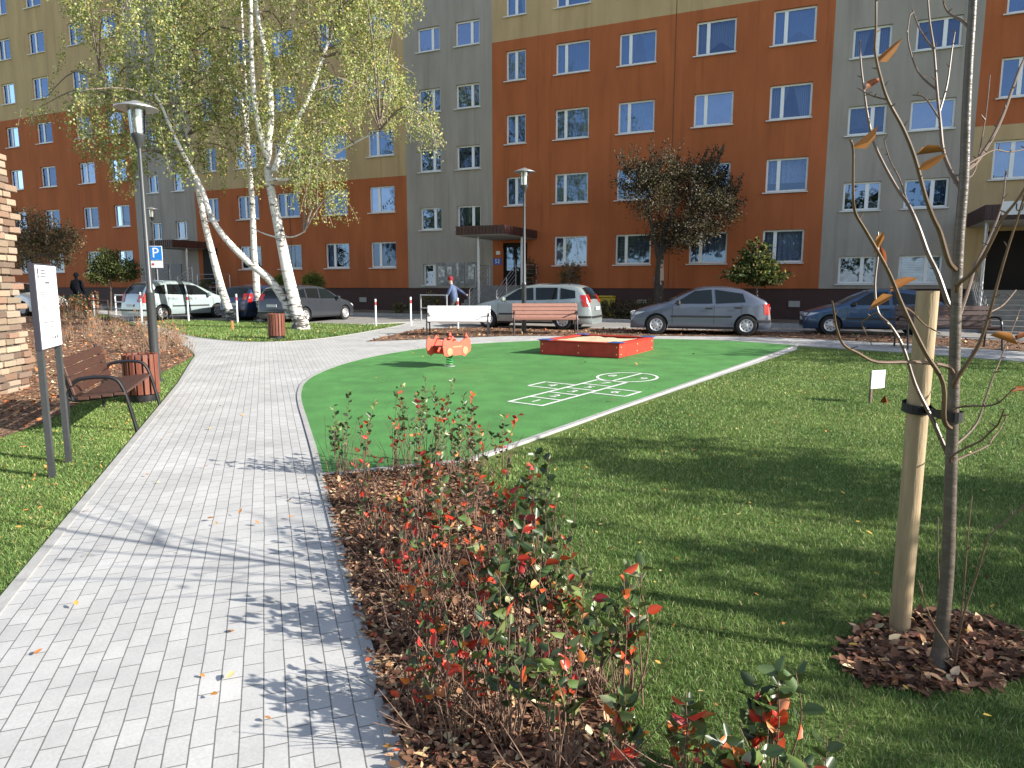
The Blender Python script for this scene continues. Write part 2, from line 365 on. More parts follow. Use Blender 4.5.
def smooth_line(p, k=6):
    p = [Vector(q) for q in p]; out = []
    for i in range(len(p) - 1):
        a, b, c, d = p[max(i - 1, 0)], p[i], p[i + 1], p[min(i + 2, len(p) - 1)]
        for j in range(k):
            t = j / k; out.append(.5 * ((2 * b) + (c - a) * t + (2 * a - 5 * b + 4 * c - d) * t * t + (3 * b - a - 3 * c + d) * t ** 3))
    out.append(p[-1]); return out
def flat(name, pts, dz, m):                      # a ground sheet following the slope of the ground
    b = MB(); b.add([(p[0], p[1], gz(p[1]) + dz) for p in pts], [tuple(range(len(pts)))])
    return b.build(name, m)
def strip(b, pts, w, z0, z1, m=0):               # kerb along a line on the ground
    n = len(pts); vs = []; fs = []
    for i, p in enumerate(pts):
        a = Vector(pts[max(i - 1, 0)][:2]); c = Vector(pts[min(i + 1, n - 1)][:2]); t = (c - a).normalized(); q = Vector((-t.y, t.x)) * w / 2
        for sgn in (-1, 1):
            for z in (z0, z1): vs.append((p[0] + sgn * q.x, p[1] + sgn * q.y, gz(p[1]) + z))
    for i in range(n - 1):
        o = i * 4; e = o + 4
        fs += [(o + 1, o + 3, e + 3, e + 1), (o, o + 1, e + 1, e), (o + 2, e + 2, e + 3, o + 3)]
    fs += [(0, 2, 3, 1), ((n - 1) * 4, (n - 1) * 4 + 1, (n - 1) * 4 + 3, (n - 1) * 4 + 2)]
    b.add(vs, fs, m)
def evaluated(o):                                # bake modifiers into plain mesh
    dg = bpy.context.evaluated_depsgraph_get(); me = bpy.data.meshes.new_from_object(o.evaluated_get(dg)); return me

# ------------------------------------------------------------------ the ground
def gp(l, sm=0):
    q = [G(*p) for p in l]; return smooth_line(q, sm) if sm else q
ground = flat('ground', [(-400, -60), (400, -60), (400, 600), (-400, 600)], 0, M_GRASS); structure(ground)
left_edge = gp([(-315, 1000), (0, 608), (180, 384), (194, 360)])
curve_a = gp([(194, 360), (196, 355), (188, 348), (165, 335), (120, 319), (60, 311), (-200, 306)], 5)
curve_b = gp([(-200, 303), (60, 307.5), (112, 312), (138, 318), (168, 330), (190, 336.5), (220, 340.5), (258, 342.5), (300, 341), (340, 336.5), (372, 331), (398, 326), (412, 321.5), (416, 318)], 5)
road_front = gp([(416, 318), (436, 322), (446, 327.4), (512, 327.4), (640, 328), (768, 331), (900, 335), (1024, 341), (1400, 356)])
lawn_top = gp([(1400, 392), (1024, 362), (900, 352.5), (797, 346)])
green_edge = gp([(320, 477), (314, 451), (306, 424), (300, 404), (299.5, 393), (304, 383), (318, 374), (345, 364), (382, 355.3), (430, 348), (480, 344), (540, 341), (600, 339.5), (660, 339.5), (720, 341), (770, 344), (797, 346)], 6)
green_right = gp([(797, 346), (470, 462)]); green_front = gp([(470, 462), (430, 466), (380, 471), (320, 477)])
path_right = gp([(320, 477), (399, 768), (462, 1000)])
# paving: one sheet below the playground surface
pave = left_edge + curve_a[1:] + curve_b + road_front[1:] + lawn_top + [G(797, 350)] + green_right[1:] + path_right
structure(flat('path', pave, .010, M_PAVE))
structure(flat('playground_surface', green_edge + green_right[1:] + green_front[1:], .018, M_GREEN))
roadback = [fac(40, 1.2), fac(-60, 1.2)]
road_l = gp([(-300, 311), (60, 312.5), (110, 315), (140, 319), (240, 321.5), (360, 324.8), (412, 322.5)])
structure(flat('road', road_l + road_front[1:] + roadback, .006, M_ROAD))
kb = MB()
strip(kb, left_edge, .07, -.02, .018); strip(kb, curve_a, .06, -.02, .018); strip(kb, curve_b, .06, -.02, .018)
strip(kb, path_right, .055, -.02, .02); strip(kb, lawn_top, .06, -.02, .02)
strip(kb, green_edge, .06, -.02, .022); strip(kb, green_right, .07, -.02, .03); strip(kb, green_front, .07, -.02, .03)
strip(kb, [fac(40, 3.1), fac(-60, 3.1)], .15, -.02, .13)
strip(kb, road_front[2:], .12, -.02, .045); strip(kb, road_l, .12, -.02, .03)
structure(kb.build('kerb', M_KERB))
structure(flat('verge', [fac(40, 3.05), fac(40, .05), fac(-60, .05), fac(-60, 3.05)], .1, mat('dry_soil', (.14, .11, .07), .95, var=.35, scale=3, bump=.6)))
# planting beds
bed_poly = gp([(320, 477), (399, 768), (462, 1000), (800, 1000), (640, 768), (585, 650), (548, 580), (520, 535), (497, 500), (470, 462), (430, 466), (380, 471)])
structure(flat('planting_bed', bed_poly, .008, M_MULCH))
strip_poly = gp([(366, 342), (386, 337), (416, 330), (446, 328.3), (512, 328.2), (640, 329), (768, 332), (900, 336), (1024, 342), (1400, 358), (1400, 376), (1024, 352), (900, 343.5), (768, 337.5), (640, 336), (512, 336.3), (440, 339)])
structure(flat('mulch_strip', strip_poly, .022, M_MULCH))
left_bed = gp([(-300, 520), (0, 438), (48, 421), (75, 405), (110, 392), (150, 378), (180, 364), (192, 357), (186, 348.5), (164, 336), (120, 320.5), (60, 312.5), (-200, 307.5)])
structure(flat('shrub_bed', left_bed, .005, M_MULCH))
ring = [G(937 + 95 * math.cos(a) * (1 + .06 * math.sin(3 * a)), 655 + 42 * math.sin(a) * (1 + .08 * math.cos(2 * a))) for a in [i * math.pi / 16 for i in range(32)]]
structure(flat('tree_mulch', ring, .01, M_MULCH))
birch_soil = [G(305 + 42 * math.cos(a), 331 + 3.5 * math.sin(a), 0) for a in [i * math.pi / 10 for i in range(20)]]
structure(flat('bare_soil', birch_soil, .006, mat('leaf_litter_soil', (.26, .17, .08), .95, var=.4, scale=6, bump=.5)))

# loose bark chips and dead leaves
def chips(name, poly, n, szs, pal, w, label, lift=.012, near=None):
    poly = np.array([(p[0], p[1]) for p in poly]); lo, hi = poly.min(0), poly.max(0); P = []
    while len(P) < n:
        q = RNG.uniform(lo, hi, size=(n * 2, 2)); 
        if near is not None: q = q[RNG.uniform(size=len(q)) < np.clip((near / np.maximum(np.abs(q[:, 1]), .5)) ** 1.5, 0, 1)]
        P += list(q[inpoly(q[:, 0], q[:, 1], poly)])
    P = np.array(P[:n]); z = S * P[:, 1] + lift + RNG.uniform(0, .02, n); P3 = np.column_stack([P, z])
    D = RNG.normal(size=(n, 3)); D[:, 2] *= .3
    o = leaves_mesh(name, P3, D, RNG.uniform(szs[0], szs[1], n), palette(n, pal, w, .35), M_CHIP, width=.55, fold=.12, nrm=np.tile([0, 0, 1.0], (n, 1)) * 2)
    tag(o, label, 'mulch', kind='stuff'); return o
CHP = [(.06, .03, .018), (.14, .065, .036), (.25, .125, .07), (.42, .25, .14), (.6, .44, .26), (.36, .08, .03)]
chips('bark_chips', [p for p in bed_poly if True], 15000, (.02, .06), CHP, [3, 4.5, 4.5, 3.2, 1.8, .35], 'loose brown bark chips and fallen leaves under the red shrubs', near=4)
chips('bark_chips', ring, 2600, (.025, .075), CHP, [5, 6, 4, 2, .8, .1], 'dark bark chips ringed round the young staked tree')
chips('bark_chips', strip_poly, 6000, (.05, .12), CHP, [3, 4, 4, 3, 1.6, .6], 'brown leaf mulch in the strip under the benches', near=30)
chips('bark_chips', left_bed, 19000, (.03, .1), CHP + [(.42, .17, .06), (.34, .12, .05)], [1, 2, 4, 4, 3.5, .6, 3, 3], 'bark mulch and dry leaves in the bed beside the brick pillar', near=14)
# fallen leaves on the turf and paving
LV = [(.5, .32, .06), (.45, .2, .05), (.3, .14, .05), (.55, .45, .2)]
lawn_r = gp([(797, 350), (900, 353), (1024, 363), (1400, 394), (1700, 700), (1100, 1000), (800, 1000), (640, 768), (585, 650), (548, 580), (520, 535), (497, 500), (475, 466)])
lawn_l = gp([(-335, 1000), (-6, 607), (174, 385), (190, 360), (150, 380), (75, 407), (48, 423), (0, 440), (-300, 525)])
isl = gp([(140, 320), (165, 329), (190, 336), (220, 340), (258, 342), (300, 340), (340, 336), (372, 330.5), (398, 325.5), (360, 325.5), (240, 322)])
for poly, n, lab, nr in ((lawn_r, 340, 'scattered yellow fallen leaves on the big lawn', 7), (lawn_l, 420, 'yellow and brown fallen leaves on the turf below the info board', 6)):
    poly_ = np.array([(p[0], p[1]) for p in poly]); o = chips('fallen_leaves', poly, int(n * 1.3), (.018, .045), LV, [3, 3, 2, 1], lab, lift=.035, near=nr); o['category'] = 'leaves'
o = chips('fallen_leaves', green_edge + green_right[1:], 45, (.05, .09), LV, [1, 2, 3, 2], 'few stray brown leaves blown onto the green playground surface', lift=.03); o['category'] = 'leaves'
o = chips('fallen_leaves', left_edge + curve_a[1:10] + [G(300, 400), G(318, 470), G(399, 768)], 40, (.03, .06), LV, [2, 3, 3, 1], 'few small leaves lying on the grey paved path', lift=.022, near=5); o['category'] = 'leaves'
o = chips('fallen_leaves', isl, 400, (.05, .1), LV, [3, 3, 2, 1], 'fallen birch leaves on the grass island under the birches', lift=.03); o['category'] = 'leaves'

# grass blades, thinning with distance; sward colour wanders in soft patches
def patchy(P, c):
    f = sum(np.sin(P[:, 0] * a + P[:, 1] * b_ + p_) for a, b_, p_ in ((1.3, .9, 0), (-.8, 1.9, 2), (2.9, -1.7, 1), (.5, 3.1, 4), (4.3, 3.9, 3))) / 5
    f = f[:, None]; return np.clip(c * (1 + .32 * f * np.array([1.25, .8, .9])), .01, .9)
def blades(name, poly, n, near, label, hmin=.03, hmax=.06, excl=()):
    poly = np.array([(p[0], p[1]) for p in poly]); lo, hi = poly.min(0), poly.max(0); hi[1] = min(hi[1], 30); lo[1] = max(lo[1], .8); lo[0] = max(lo[0], -14); hi[0] = min(hi[0], 14); P = []
    while len(P) < n:
        q = RNG.uniform(lo, hi, size=(n * 3, 2)); q = q[RNG.uniform(size=len(q)) < np.clip((near / q[:, 1]) ** 1.7, 0, 1)]
        q = q[np.abs(q[:, 0]) < q[:, 1] * .95 + 1.5]
        k = inpoly(q[:, 0], q[:, 1], poly)
        for e in excl: k &= ~inpoly(q[:, 0], q[:, 1], np.array([(p[0], p[1]) for p in e]))
        P += list(q[k])
    P = np.array(P[:n]); b = np.column_stack([P, S * P[:, 1]]); far = np.clip(P[:, 1:2] / 4, .8, 5)
    a = RNG.uniform(0, 2 * math.pi, n); X = np.column_stack([np.cos(a), np.sin(a), 0 * a]); h = RNG.uniform(hmin, hmax, (n, 1))
    lean = RNG.normal(size=(n, 3)) * h * .55; lean[:, 2] = 0; w = .0016 * far * RNG.uniform(.7, 1.4, (n, 1))
    mid = b + lean * .35 + np.array([0, 0, 1]) * h * .6; tip = b + lean + np.array([0, 0, 1]) * h
    V = np.stack([b - X * w, b + X * w, mid + X * w * .8, tip, mid - X * w * .8], axis=1).reshape(-1, 3); o_ = np.arange(n)[:, None] * 5
    Fq = (o_ + np.array([0, 1, 2, 4])); V2 = V
    # quad + tri as two quads sharing the tip (degenerate-free: quad below, tri tip built as quad with doubled mid)
    Fq2 = o_ + np.array([4, 2, 3]); 
    o = np_mesh(name, V2, np.concatenate([np.concatenate([Fq[:, [0, 1, 2]], Fq[:, [0, 2, 3]]], 1).reshape(-1, 3), Fq2]), M_BLADE,
                np.concatenate([np.repeat(pc := patchy(P, palette(n, [(.105, .19, .04), (.16, .255, .065), (.25, .315, .11), (.42, .41, .2)], [4, 4, 2.4, .5], .5)), 2, axis=0), pc]))
    return tag(o, label, 'grass', kind='stuff')
blades('grass', lawn_r, 330000, 3.2, 'short green turf of the big lawn right of the shrub bed', .014, .034, excl=(ring,))
blades('grass', lawn_l, 110000, 4.5, 'short green turf left of the paved path', .014, .034)
blades('grass', isl, 30000, 40, 'green turf of the birch island', .05, .1)

# ------------------------------------------------------------------ apartment building
BX = thing('apartment_building', 'long prefab apartment block painted orange, beige and grey with white windows', 'building', P0, -TH)
# local frame: x along the facade, y inward, z up (z = 0 at camera foot level)
WT = 34.0
ROOMD = 9.0
def wall_zone(name, m, s0, s1, z0, z1, holes):
    """flat wall with reveals round the window holes"""
    holes = [h for h in holes if h[0] >= s0 and h[1] <= s1]
    xs = sorted({s0, s1, *[v for h in holes for v in (h[0], h[1])]}); zs = sorted({z0, z1, *[v for h in holes for v in (max(h[2], z0), min(h[3], z1))]})
    xs = [x for x in xs if s0 <= x <= s1]; zs = [z for z in zs if z0 <= z <= z1]
    b = MB()
    for i in range(len(xs) - 1):
        for j in range(len(zs) - 1):
            xm, zm = (xs[i] + xs[i + 1]) / 2, (zs[j] + zs[j + 1]) / 2
            if any(h[0] < xm < h[1] and h[2] < zm < h[3] for h in holes): continue
            b.add([(xs[i], 0, zs[j]), (xs[i + 1], 0, zs[j]), (xs[i + 1], 0, zs[j + 1]), (xs[i], 0, zs[j + 1])], [(0, 1, 2, 3)])
    for h in holes:
        x0, x1, a, c = h; a = max(a, z0); c = min(c, z1); D = .2
        if c <= a: continue
        b.add([(x0, 0, a), (x0, D, a), (x0, D, c), (x0, 0, c)], [(0, 1, 2, 3)]); b.add([(x1, 0, a), (x1, D, a), (x1, D, c), (x1, 0, c)], [(0, 1, 2, 3)])
        if h[3] <= z1 + 1e-6: b.add([(x0, 0, c), (x1, 0, c), (x1, D, c), (x0, D, c)], [(0, 1, 2, 3)])
        if h[2] >= z0 - 1e-6: b.add([(x0, 0, a), (x1, 0, a), (x1, D, a), (x0, D, a)], [(0, 1, 2, 3)])
    o = b.build(name, m, BX); bm = bmesh.new(); bm.from_mesh(o.data); bmesh.ops.remove_doubles(bm, verts=bm.verts, dist=.0005); bm.to_mesh(o.data); bm.free(); return o
def win_mesh(b, bp, bs, x0, x1, z0, z1, spl):
    fw = .07; y0, y1 = .1, .17; yc = (y0 + y1) / 2; dy = y1 - y0
    xm = x0 + (x1 - x0) * spl
    b.box(((x0 + x1) / 2, yc, z0 + fw / 2), (x1 - x0, dy, fw)); b.box(((x0 + x1) / 2, yc, z1 - fw / 2), (x1 - x0, dy, fw))
    for x in (x0 + fw / 2, x1 - fw / 2): b.box((x, yc, (z0 + z1) / 2), (fw, dy, z1 - z0 - 2 * fw))
    b.box((xm, yc - .004, (z0 + z1) / 2), (.13, dy, z1 - z0 - 2 * fw))
    bp.add([(x0 + fw, yc, z0 + fw), (xm - .065, yc, z0 + fw), (xm - .065, yc, z1 - fw), (x0 + fw, yc, z1 - fw)], [(0, 1, 2, 3)])
    bp.add([(xm + .065, yc, z0 + fw), (x1 - fw, yc, z0 + fw), (x1 - fw, yc, z1 - fw), (xm + .065, yc, z1 - fw)], [(0, 1, 2, 3)])
    bs.box(((x0 + x1) / 2 - .03, .02, z0 - .035), (x1 - x0 + .14, .2, .04))
def curtain_mesh(b, x0, x1, z0, z1, style):
    n = 24; vs = []; fs = []; y = .32
    if style == 'drape':          # pair pulled aside
        for (xa, xb) in ((x0, x0 + .45 * (x1 - x0)), (x1 - .45 * (x1 - x0), x1)):
            q = []; lft = xa == x0
            b.add([(xa, y, z0), (xa + (xb - xa) * (.55 if lft else .45), y, z0), (xb if lft else xb, y, z1), (xa, y, z1)] if lft else [(xa + (xb - xa) * .45, y, z0), (xb, y, z0), (xb, y, z1), (xa, y, z1)], [(0, 1, 2, 3)])
        return
    zb = z0 if style != 'short' else z0 + (z1 - z0) * .28
    for i in range(n + 1):
        x = x0 + (x1 - x0) * i / n; yy = y + .035 * math.sin(i * 1.9); zz = zb
        if style == 'scallop': zz = z0 + (z1 - z0) * .45 * (1 - abs(2 * i / n - 1.2)) * .9
        vs += [(x, yy, max(z0, zz)), (x, yy, z1)]
    for i in range(n): fs.append((2 * i, 2 * i + 2, 2 * i + 3, 2 * i + 1))
    b.add(vs, fs)
wr = random.Random(5)
stuff_f, stuff_p, stuff_s = MB(), MB(), MB()
def window(x0, x1, z0, z1, spl, cur=None, stuff=False, sty=None):
    if stuff: win_mesh(stuff_f, stuff_p, stuff_s, x0, x1, z0, z1, spl); return
    f, p, s = MB(), MB(), MB(); win_mesh(f, p, s, x0, x1, z0, z1, spl)
    w = f.build('window', M_WHITE, BX); p.build('pane', wr.choice(GLASSES), w); s.build('sill', M_SILL, w)
    c = wr.choice([0, 0, 1, 1, 2, 3, 4, 5]) if cur is None else cur
    if CURT[c]:
        b = MB(); curtain_mesh(b, x0 + .03, x1 - .03, z0, z1, sty or (wr.choice(['full', 'full', 'scallop', 'short', 'drape']) if c != 2 else 'full')); b.build('curtain', CURT[c], w, True)
H0, HH = 3.97, 1.28
holesA, holesB, holesC, holesD, holesG = [], [], [], [], []
relc = [(.68, 1.65), (3.07, 4.63), (5.92, 7.48), (9.09, 10.63), (11.99, 13.52)]
cur_c = {(1, 0): 1, (1, 1): 2, (1, 2): 0, (1, 3): 4, (2, 0): 2, (2, 1): 0, (2, 2): 0, (2, 3): 4, (3, 0): 1, (3, 2): 4, (3, 3): 1, (4, 0): 0, (4, 1): 0, (4, 2): 1, (4, 3): 4, (0, 1): 4, (0, 2): 4}
for k in range(5):
    z1 = H0 + 2.745 * k; z0 = z1 - HH
    for ci, (a, c) in enumerate(relc):
        if ci == 0 and k == 0: continue        # entrance door there
        h = (-3.95 + a, -3.95 + c, z0, z1); holesC.append(h); window(*h, .5 if ci == 0 else .3, cur_c.get((ci, k)), sty={(4, 2): 'drape', (3, 3): 'scallop', (1, 2): 'full', (2, 2): 'full'}.get((ci, k)))
        h = (-23.0 + a + .1, -23.0 + c + .1, z0, z1); holesB.append(h); window(*h, .5 if ci == 0 else .36)
relA = [(-39.95, -38.65), (-36.75, -35.2), (-32.9, -31.45), (-30.0, -28.6), (-43, -41.5)]
for k in range(7):
    z1 = H0 + 2.745 * k - .04; z0 = z1 - HH
    for a, c in relA:
        h = (a, c, z0, z1); holesA.append(h); window(*h, .4, stuff=(k >= 4 or a < -41))
for k in range(5):
    for a, c in ((-26.85, -25.95), (-24.75, -23.85)):
        h = (a, c, 5.52 + 2.755 * k - 1.03, 5.52 + 2.755 * k); holesG.append(h); window(*h, .62, cur=(3, 5)[k % 2], stuff=k >= 2)
for k in range(5):
    for a, c in ((-7.9, -6.7), (-5.85, -4.6)):
        h = (a, c, 5.54 + 2.755 * k - 1.06, 5.54 + 2.755 * k); holesG.append(h); window(*h, .66, cur=(3, 5, 5, 4)[(k + (a > -6)) % 4], stuff=k >= 4)
h = (-7.8, -7.08, 1.8, 2.82); holesG.append(h); window(*h, .8, cur=3)
for k in range(4):
    for a, c in ((10.86, 12.13), (12.9, 14.3)):
        h = (a, c, 2.89 + 2.755 * k - 1.04, 2.89 + 2.755 * k); holesG.append(h); window(*h, .64, cur=(3, 3, 5, 1)[k] if a < 12 else (2, 4, 5, 5)[k], sty='short' if k == 0 else None)
for k in range(1, 5):
    for a, c in ((15.55, 17.0), (18.1, 19.6)):
        h = (a, c, 6.8 + 2.745 * (k - 1) - 1.32, 6.8 + 2.745 * (k - 1)); holesD.append(h); window(*h, .4, cur=(5, 3, 4, 5)[k - 1])
sf = stuff_f.build('window', M_WHITE, BX); sf['kind'] = 'stuff'; stuff_p.build('pane', M_GLASS, sf); stuff_s.build('sill', M_SILL, sf)
PT = 1.66
doorC = (-3.45, -2.2, 1.8, 3.75)
wall_zone('orange_wall', M_ORANGE, -60, -28.02, PT, 12.62, holesA); wall_zone('beige_wall', M_BEIGE, -60, -28.02, 12.62, WT, holesA)
wall_zone('grey_wall', M_GREY, -28.02, -23.05, PT, WT, holesG)
wall_zone('orange_wall', M_ORANGE, -23.05, -8.67, PT, 7.14, holesB); wall_zone('beige_wall', M_BEIGE, -23.05, -8.67, 7.14, WT, holesB)
wall_zone('grey_wall', M_GREY, -8.67, -3.97, PT, WT, holesG)
wall_zone('orange_wall', M_ORANGE, -3.97, 10.2, PT, 12.66, holesC + [doorC]); wall_zone('beige_wall', M_BEIGE, -3.97, 10.2, 12.66, WT, holesC)
wall_zone('grey_wall', M_GREY, 10.2, 14.93, PT, WT, holesG)
doorD = (15.6, 18.6, 1.6, 3.7)
wall_zone('beige_wall', M_BEIGE, 14.93, 29.2, PT, 7.32, holesD + [doorD]); wall_zone('orange_wall', M_ORANGE, 14.93, 29.2, 7.32, WT, holesD)
b = MB(); b.add([(-60, .05, -.6), (29.2, .05, -.6), (29.2, .05, PT), (-60, .05, PT)], [(0, 1, 2, 3)]); b.add([(-60, .05, PT), (29.2, .05, PT), (29.2, 0, PT), (-60, 0, PT)], [(0, 1, 2, 3)])
b.build('plinth', M_PLINTH, BX)
b = MB()                                       # ends, back, roof and a dark inner skin behind the rooms
b.add([(-60, 0, -.6), (-60, 12, -.6), (-60, 12, WT), (-60, 0, WT)], [(0, 1, 2, 3)]); b.add([(29.2, 0, -.6), (29.2, 12, -.6), (29.2, 12, WT), (29.2, 0, WT)], [(0, 1, 2, 3)])
b.add([(-60, 12, -.6), (29.2, 12, -.6), (29.2, 12, WT), (-60, 12, WT)], [(0, 1, 2, 3)]); b.add([(-60, 0, WT), (29.2, 0, WT), (29.2, 12, WT), (-60, 12, WT)], [(0, 1, 2, 3)])
b.build('rear_wall', M_GREY, BX)
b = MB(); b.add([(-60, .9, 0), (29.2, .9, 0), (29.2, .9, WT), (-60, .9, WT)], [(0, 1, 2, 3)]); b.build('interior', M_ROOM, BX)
for x in (4.32, -16.1): b = MB(); b.box((x, -.004, 17), (.025, .01, 30.6)); b.build('expansion_joint', mat('joint_sealant', (.12, .05, .03), .8), BX)
M_VENT = mat('vent_grille', (.34, .32, .3), .6, var=.2, scale=30)
for x in (9.35, 3.2, -5.0, -11.5): b = MB(); b.box((x, .03, 1.05), (.42, .06, .24)); b.build('vent', M_VENT, BX)
b = MB(); b.box((3.8, -.015, 2.05), (.16, .03, .18)); b.build('vent', M_VENT, BX)
# entrances: canopy, posts, stairs with rails, door
M_CANOPY = mat('brown_trapezoid_sheet', (.06, .024, .02), .45, var=.2, scale=4); M_SOFFIT = mat('canopy_soffit', (.3, .29, .27), .8)
M_STEP = mat('step_concrete', (.2, .195, .185), .85, var=.15, scale=5); M_DOOR = mat('dark_door', (.012, .009, .008), .6, spec=.2)
def canopy(s0, s1, d, zb, zt):
    b = MB(); b.box(((s0 + s1) / 2, -d / 2, (zb + zt) / 2), (s1 - s0, d, zt - zb))
    n = int((s1 - s0) / .16)
    for i in range(n): b.box((s0 + (i + .5) * (s1 - s0) / n, -d - .012, (zb + zt) / 2), (.07, .024, zt - zb - .02))
    n = int(d / .16)
    for i in range(n):
        for x in (s0 - .012, s1 + .012): b.box((x, -(i + .5) * d / n, (zb + zt) / 2), (.024, .07, zt - zb - .02))
    c = b.build('canopy', M_CANOPY, BX)
    q = MB(); q.box(((s0 + s1) / 2, -d / 2, zb - .014), (s1 - s0 - .08, d - .08, .024)); q.build('soffit', M_SOFFIT, c); return c
def post(s, d, z0, z1): b = MB(); b.tube([(s, -d, z0), (s, -d, z1)], .06, 12); b.build('canopy_post', M_STEEL, BX, True)
def stairs(s0, s1, dtop, z1, n, rise=.155, run=.3, zl=None):
    b = MB(); b.box(((s0 + s1) / 2, -dtop / 2 + .02, z1 - .6), (s1 - s0, dtop, 1.2))
    for i in range(n): 
        z = z1 - rise * (i + 1); b.box(((s0 + s1) / 2, -dtop - run * (i + .5) + .03, z - .5), (s1 - s0 - .002 * i, run, 1.0))
    return b.build('stairs', M_STEP, BX)
def rail(pts, h, bars):
    b = MB()
    for i in range(bars): b.tube([(p[0], p[1], p[2] + h * (i + 1) / bars) for p in pts], .02 if i == bars - 1 else .013, 6)
    for p in pts: b.tube([p, (p[0], p[1], p[2] + h)], .022, 6)
    b.build('handrail', M_STEEL, BX, True)
canopy(-4.0, -1.72, 3.55, 3.9, 4.26)
post(-3.35, 2.7, .3, 3.88); post(-1.85, 1.45, .3, 3.88)
stairs(-4.2, -1.75, 1.3, 1.78, 7)
rail([(-3.5, -4.2 + .9, .62), (-3.5, -2.3, 1.2), (-3.5, -1.3, 1.75)], .95, 5); rail([(-2.2, -3.3, .62), (-2.2, -2.3, 1.2), (-2.2, -1.3, 1.75)], .95, 5)
rail([(-1.72, -1.3, 1.75), (-1.72, -.1, 1.75)], .95, 5); rail([(-4.2, -1.3, 1.75), (-4.2, -.1, 1.75)], .95, 5)
def door(x0, x1, z0, z1):
    b = MB(); b.box(((x0 + x1) / 2, .16, (z0 + z1) / 2), (x1 - x0, .06, z1 - z0)); o = b.build('door', M_DOOR, BX)
    g = MB(); g.box((x0 + (x1 - x0) * .72, .12, z0 + (z1 - z0) * .62), ((x1 - x0) * .34, .02, (z1 - z0) * .55)); g.box((x0 + (x1 - x0) * .27, .12, z0 + (z1 - z0) * .62), ((x1 - x0) * .28, .02, (z1 - z0) * .55)); g.build('door_pane', M_GLASS, o)
    h = MB(); h.tube([(x0 + (x1 - x0) * .47, .08, z0 + .9), (x0 + (x1 - x0) * .47, .08, z0 + 1.2)], .015, 6); h.build('door_handle', M_STEEL, o)
door(-3.45, -2.2, 1.8, 3.75)
M_BLUEPL = mat('blue_enamel', (.02, .08, .4), .35)
def text_mesh(txt, size, M, ext=.002, align='CENTER'):
    c = bpy.data.curves.new('lettering', 'FONT'); c.body = txt; c.size = size; c.extrude = ext; c.align_x = align; c.align_y = 'CENTER'; c.resolution_u = 3
    o = bpy.data.objects.new('lettering', c); COL.objects.link(o); bpy.context.view_layer.update()
    me = evaluated(o); bpy.data.objects.remove(o); bpy.data.curves.remove(c); me.transform(M); return me
def text(txt, size, M, m, parent, name='lettering', ext=.002):
    me = text_mesh(txt, size, M, ext); me.name = name; me.materials.clear(); me.materials.append(m); return link(name, me, parent)
FACE = Matrix.Rotation(R(90), 4, 'X')              # text plane -> wall plane facing -y
b = MB(); b.box((-3.72, -.012, 2.9), (.42, .024, .3)); pl = b.build('number_plate', M_BLUEPL, BX); text('52', .26, Matrix.Translation((-3.72, -.027, 2.9)) @ FACE, M_WHITE, pl)
b = MB(); b.box((-3.68, -.02, 3.3), (.2, .04, .16)); b.build('intercom', M_WHITE, BX)
# basement shop front with posters
M_NB = mat('notice_board_grey', (.2, .2, .2), .4, var=.4, scale=4); M_POST = mat('posters', (.5, .5, .48), .6, var=.5, scale=7)
b = MB(); b.box((-6.25, .0, 2.33), (1.5, .05, 1.12)); nb = b.build('notice_board', M_NB, BX); b = MB(); b.box((-5.15, .0, 2.33), (.6, .05, 1.12)); nb2 = b.build('notice_board', M_NB, BX)
for x, z, w, h in ((-6.75, 2.45, .34, .5), (-6.3, 2.5, .26, .36), (-5.85, 2.55, .1, .62), (-5.12, 2.4, .3, .62), (-4.98, 2.72, .14, .12), (-6.7, 1.98, .2, .1), (-5.6, 1.93, .2, .07)): b = MB(); b.box((x, -.031, z), (w, .006, h)); b.build('poster', M_POST, nb if x < -5.5 else nb2)
canopy(-24.35, -22.4, 2.27, 3.88, 4.28); post(-22.6, 1.2, .3, 3.86); post(-24.1, 2.0, .3, 3.86)
stairs(-24.4, -22.2, 1.0, 1.9, 7); rail([(-24.3, -3.0, .7), (-24.3, -2.0, 1.3), (-24.3, -1.0, 1.85)], .95, 5); rail([(-22.5, -3.0, .7), (-22.5, -2.0, 1.3), (-22.5, -1.0, 1.85)], .95, 5)
rail([(-22.0, -1.1, 1.2), (-20.6, -1.1, 1.2), (-20.6, -.1, 1.2)], 1.2, 5)
b = MB(); b.box((-23.0 + .9, -.02, 2.85), (1.1, .05, 2.1)); b.build('door', M_DOOR, BX)
for x in (-26.0, -24.9): b = MB(); b.box((x, -.02, 2.4), (.85, .05, 1.3)); b.build('notice_board', mat('notice_board_dark', (.12, .12, .13), .4), BX)
CR = canopy(14.96, 19.2, 3.0, 3.85, 4.33); post(15.15, 2.4, .3, 3.83); post(18.9, 2.4, .3, 3.83)
b = MB(); b.box((16.7, -3.045, 4.2), (2.6, .03, .42)); sg = b.build('name_board', M_WHITE, CR); text('UL. G', .34, Matrix.Translation((16.15, -3.065, 4.2)) @ FACE, mat('black_lettering', (.02, .02, .02), .5), sg)
stairs(15.1, 19.0, 1.2, 1.62, 8, rise=.16, run=.32); rail([(15.1, -3.6, .4), (15.1, -2.4, .9), (15.1, -1.2, 1.6)], .95, 5)
b = MB(); b.box((17.1, .2, 2.65), (3.0, .06, 2.1)); b.build('door', M_DOOR, BX)

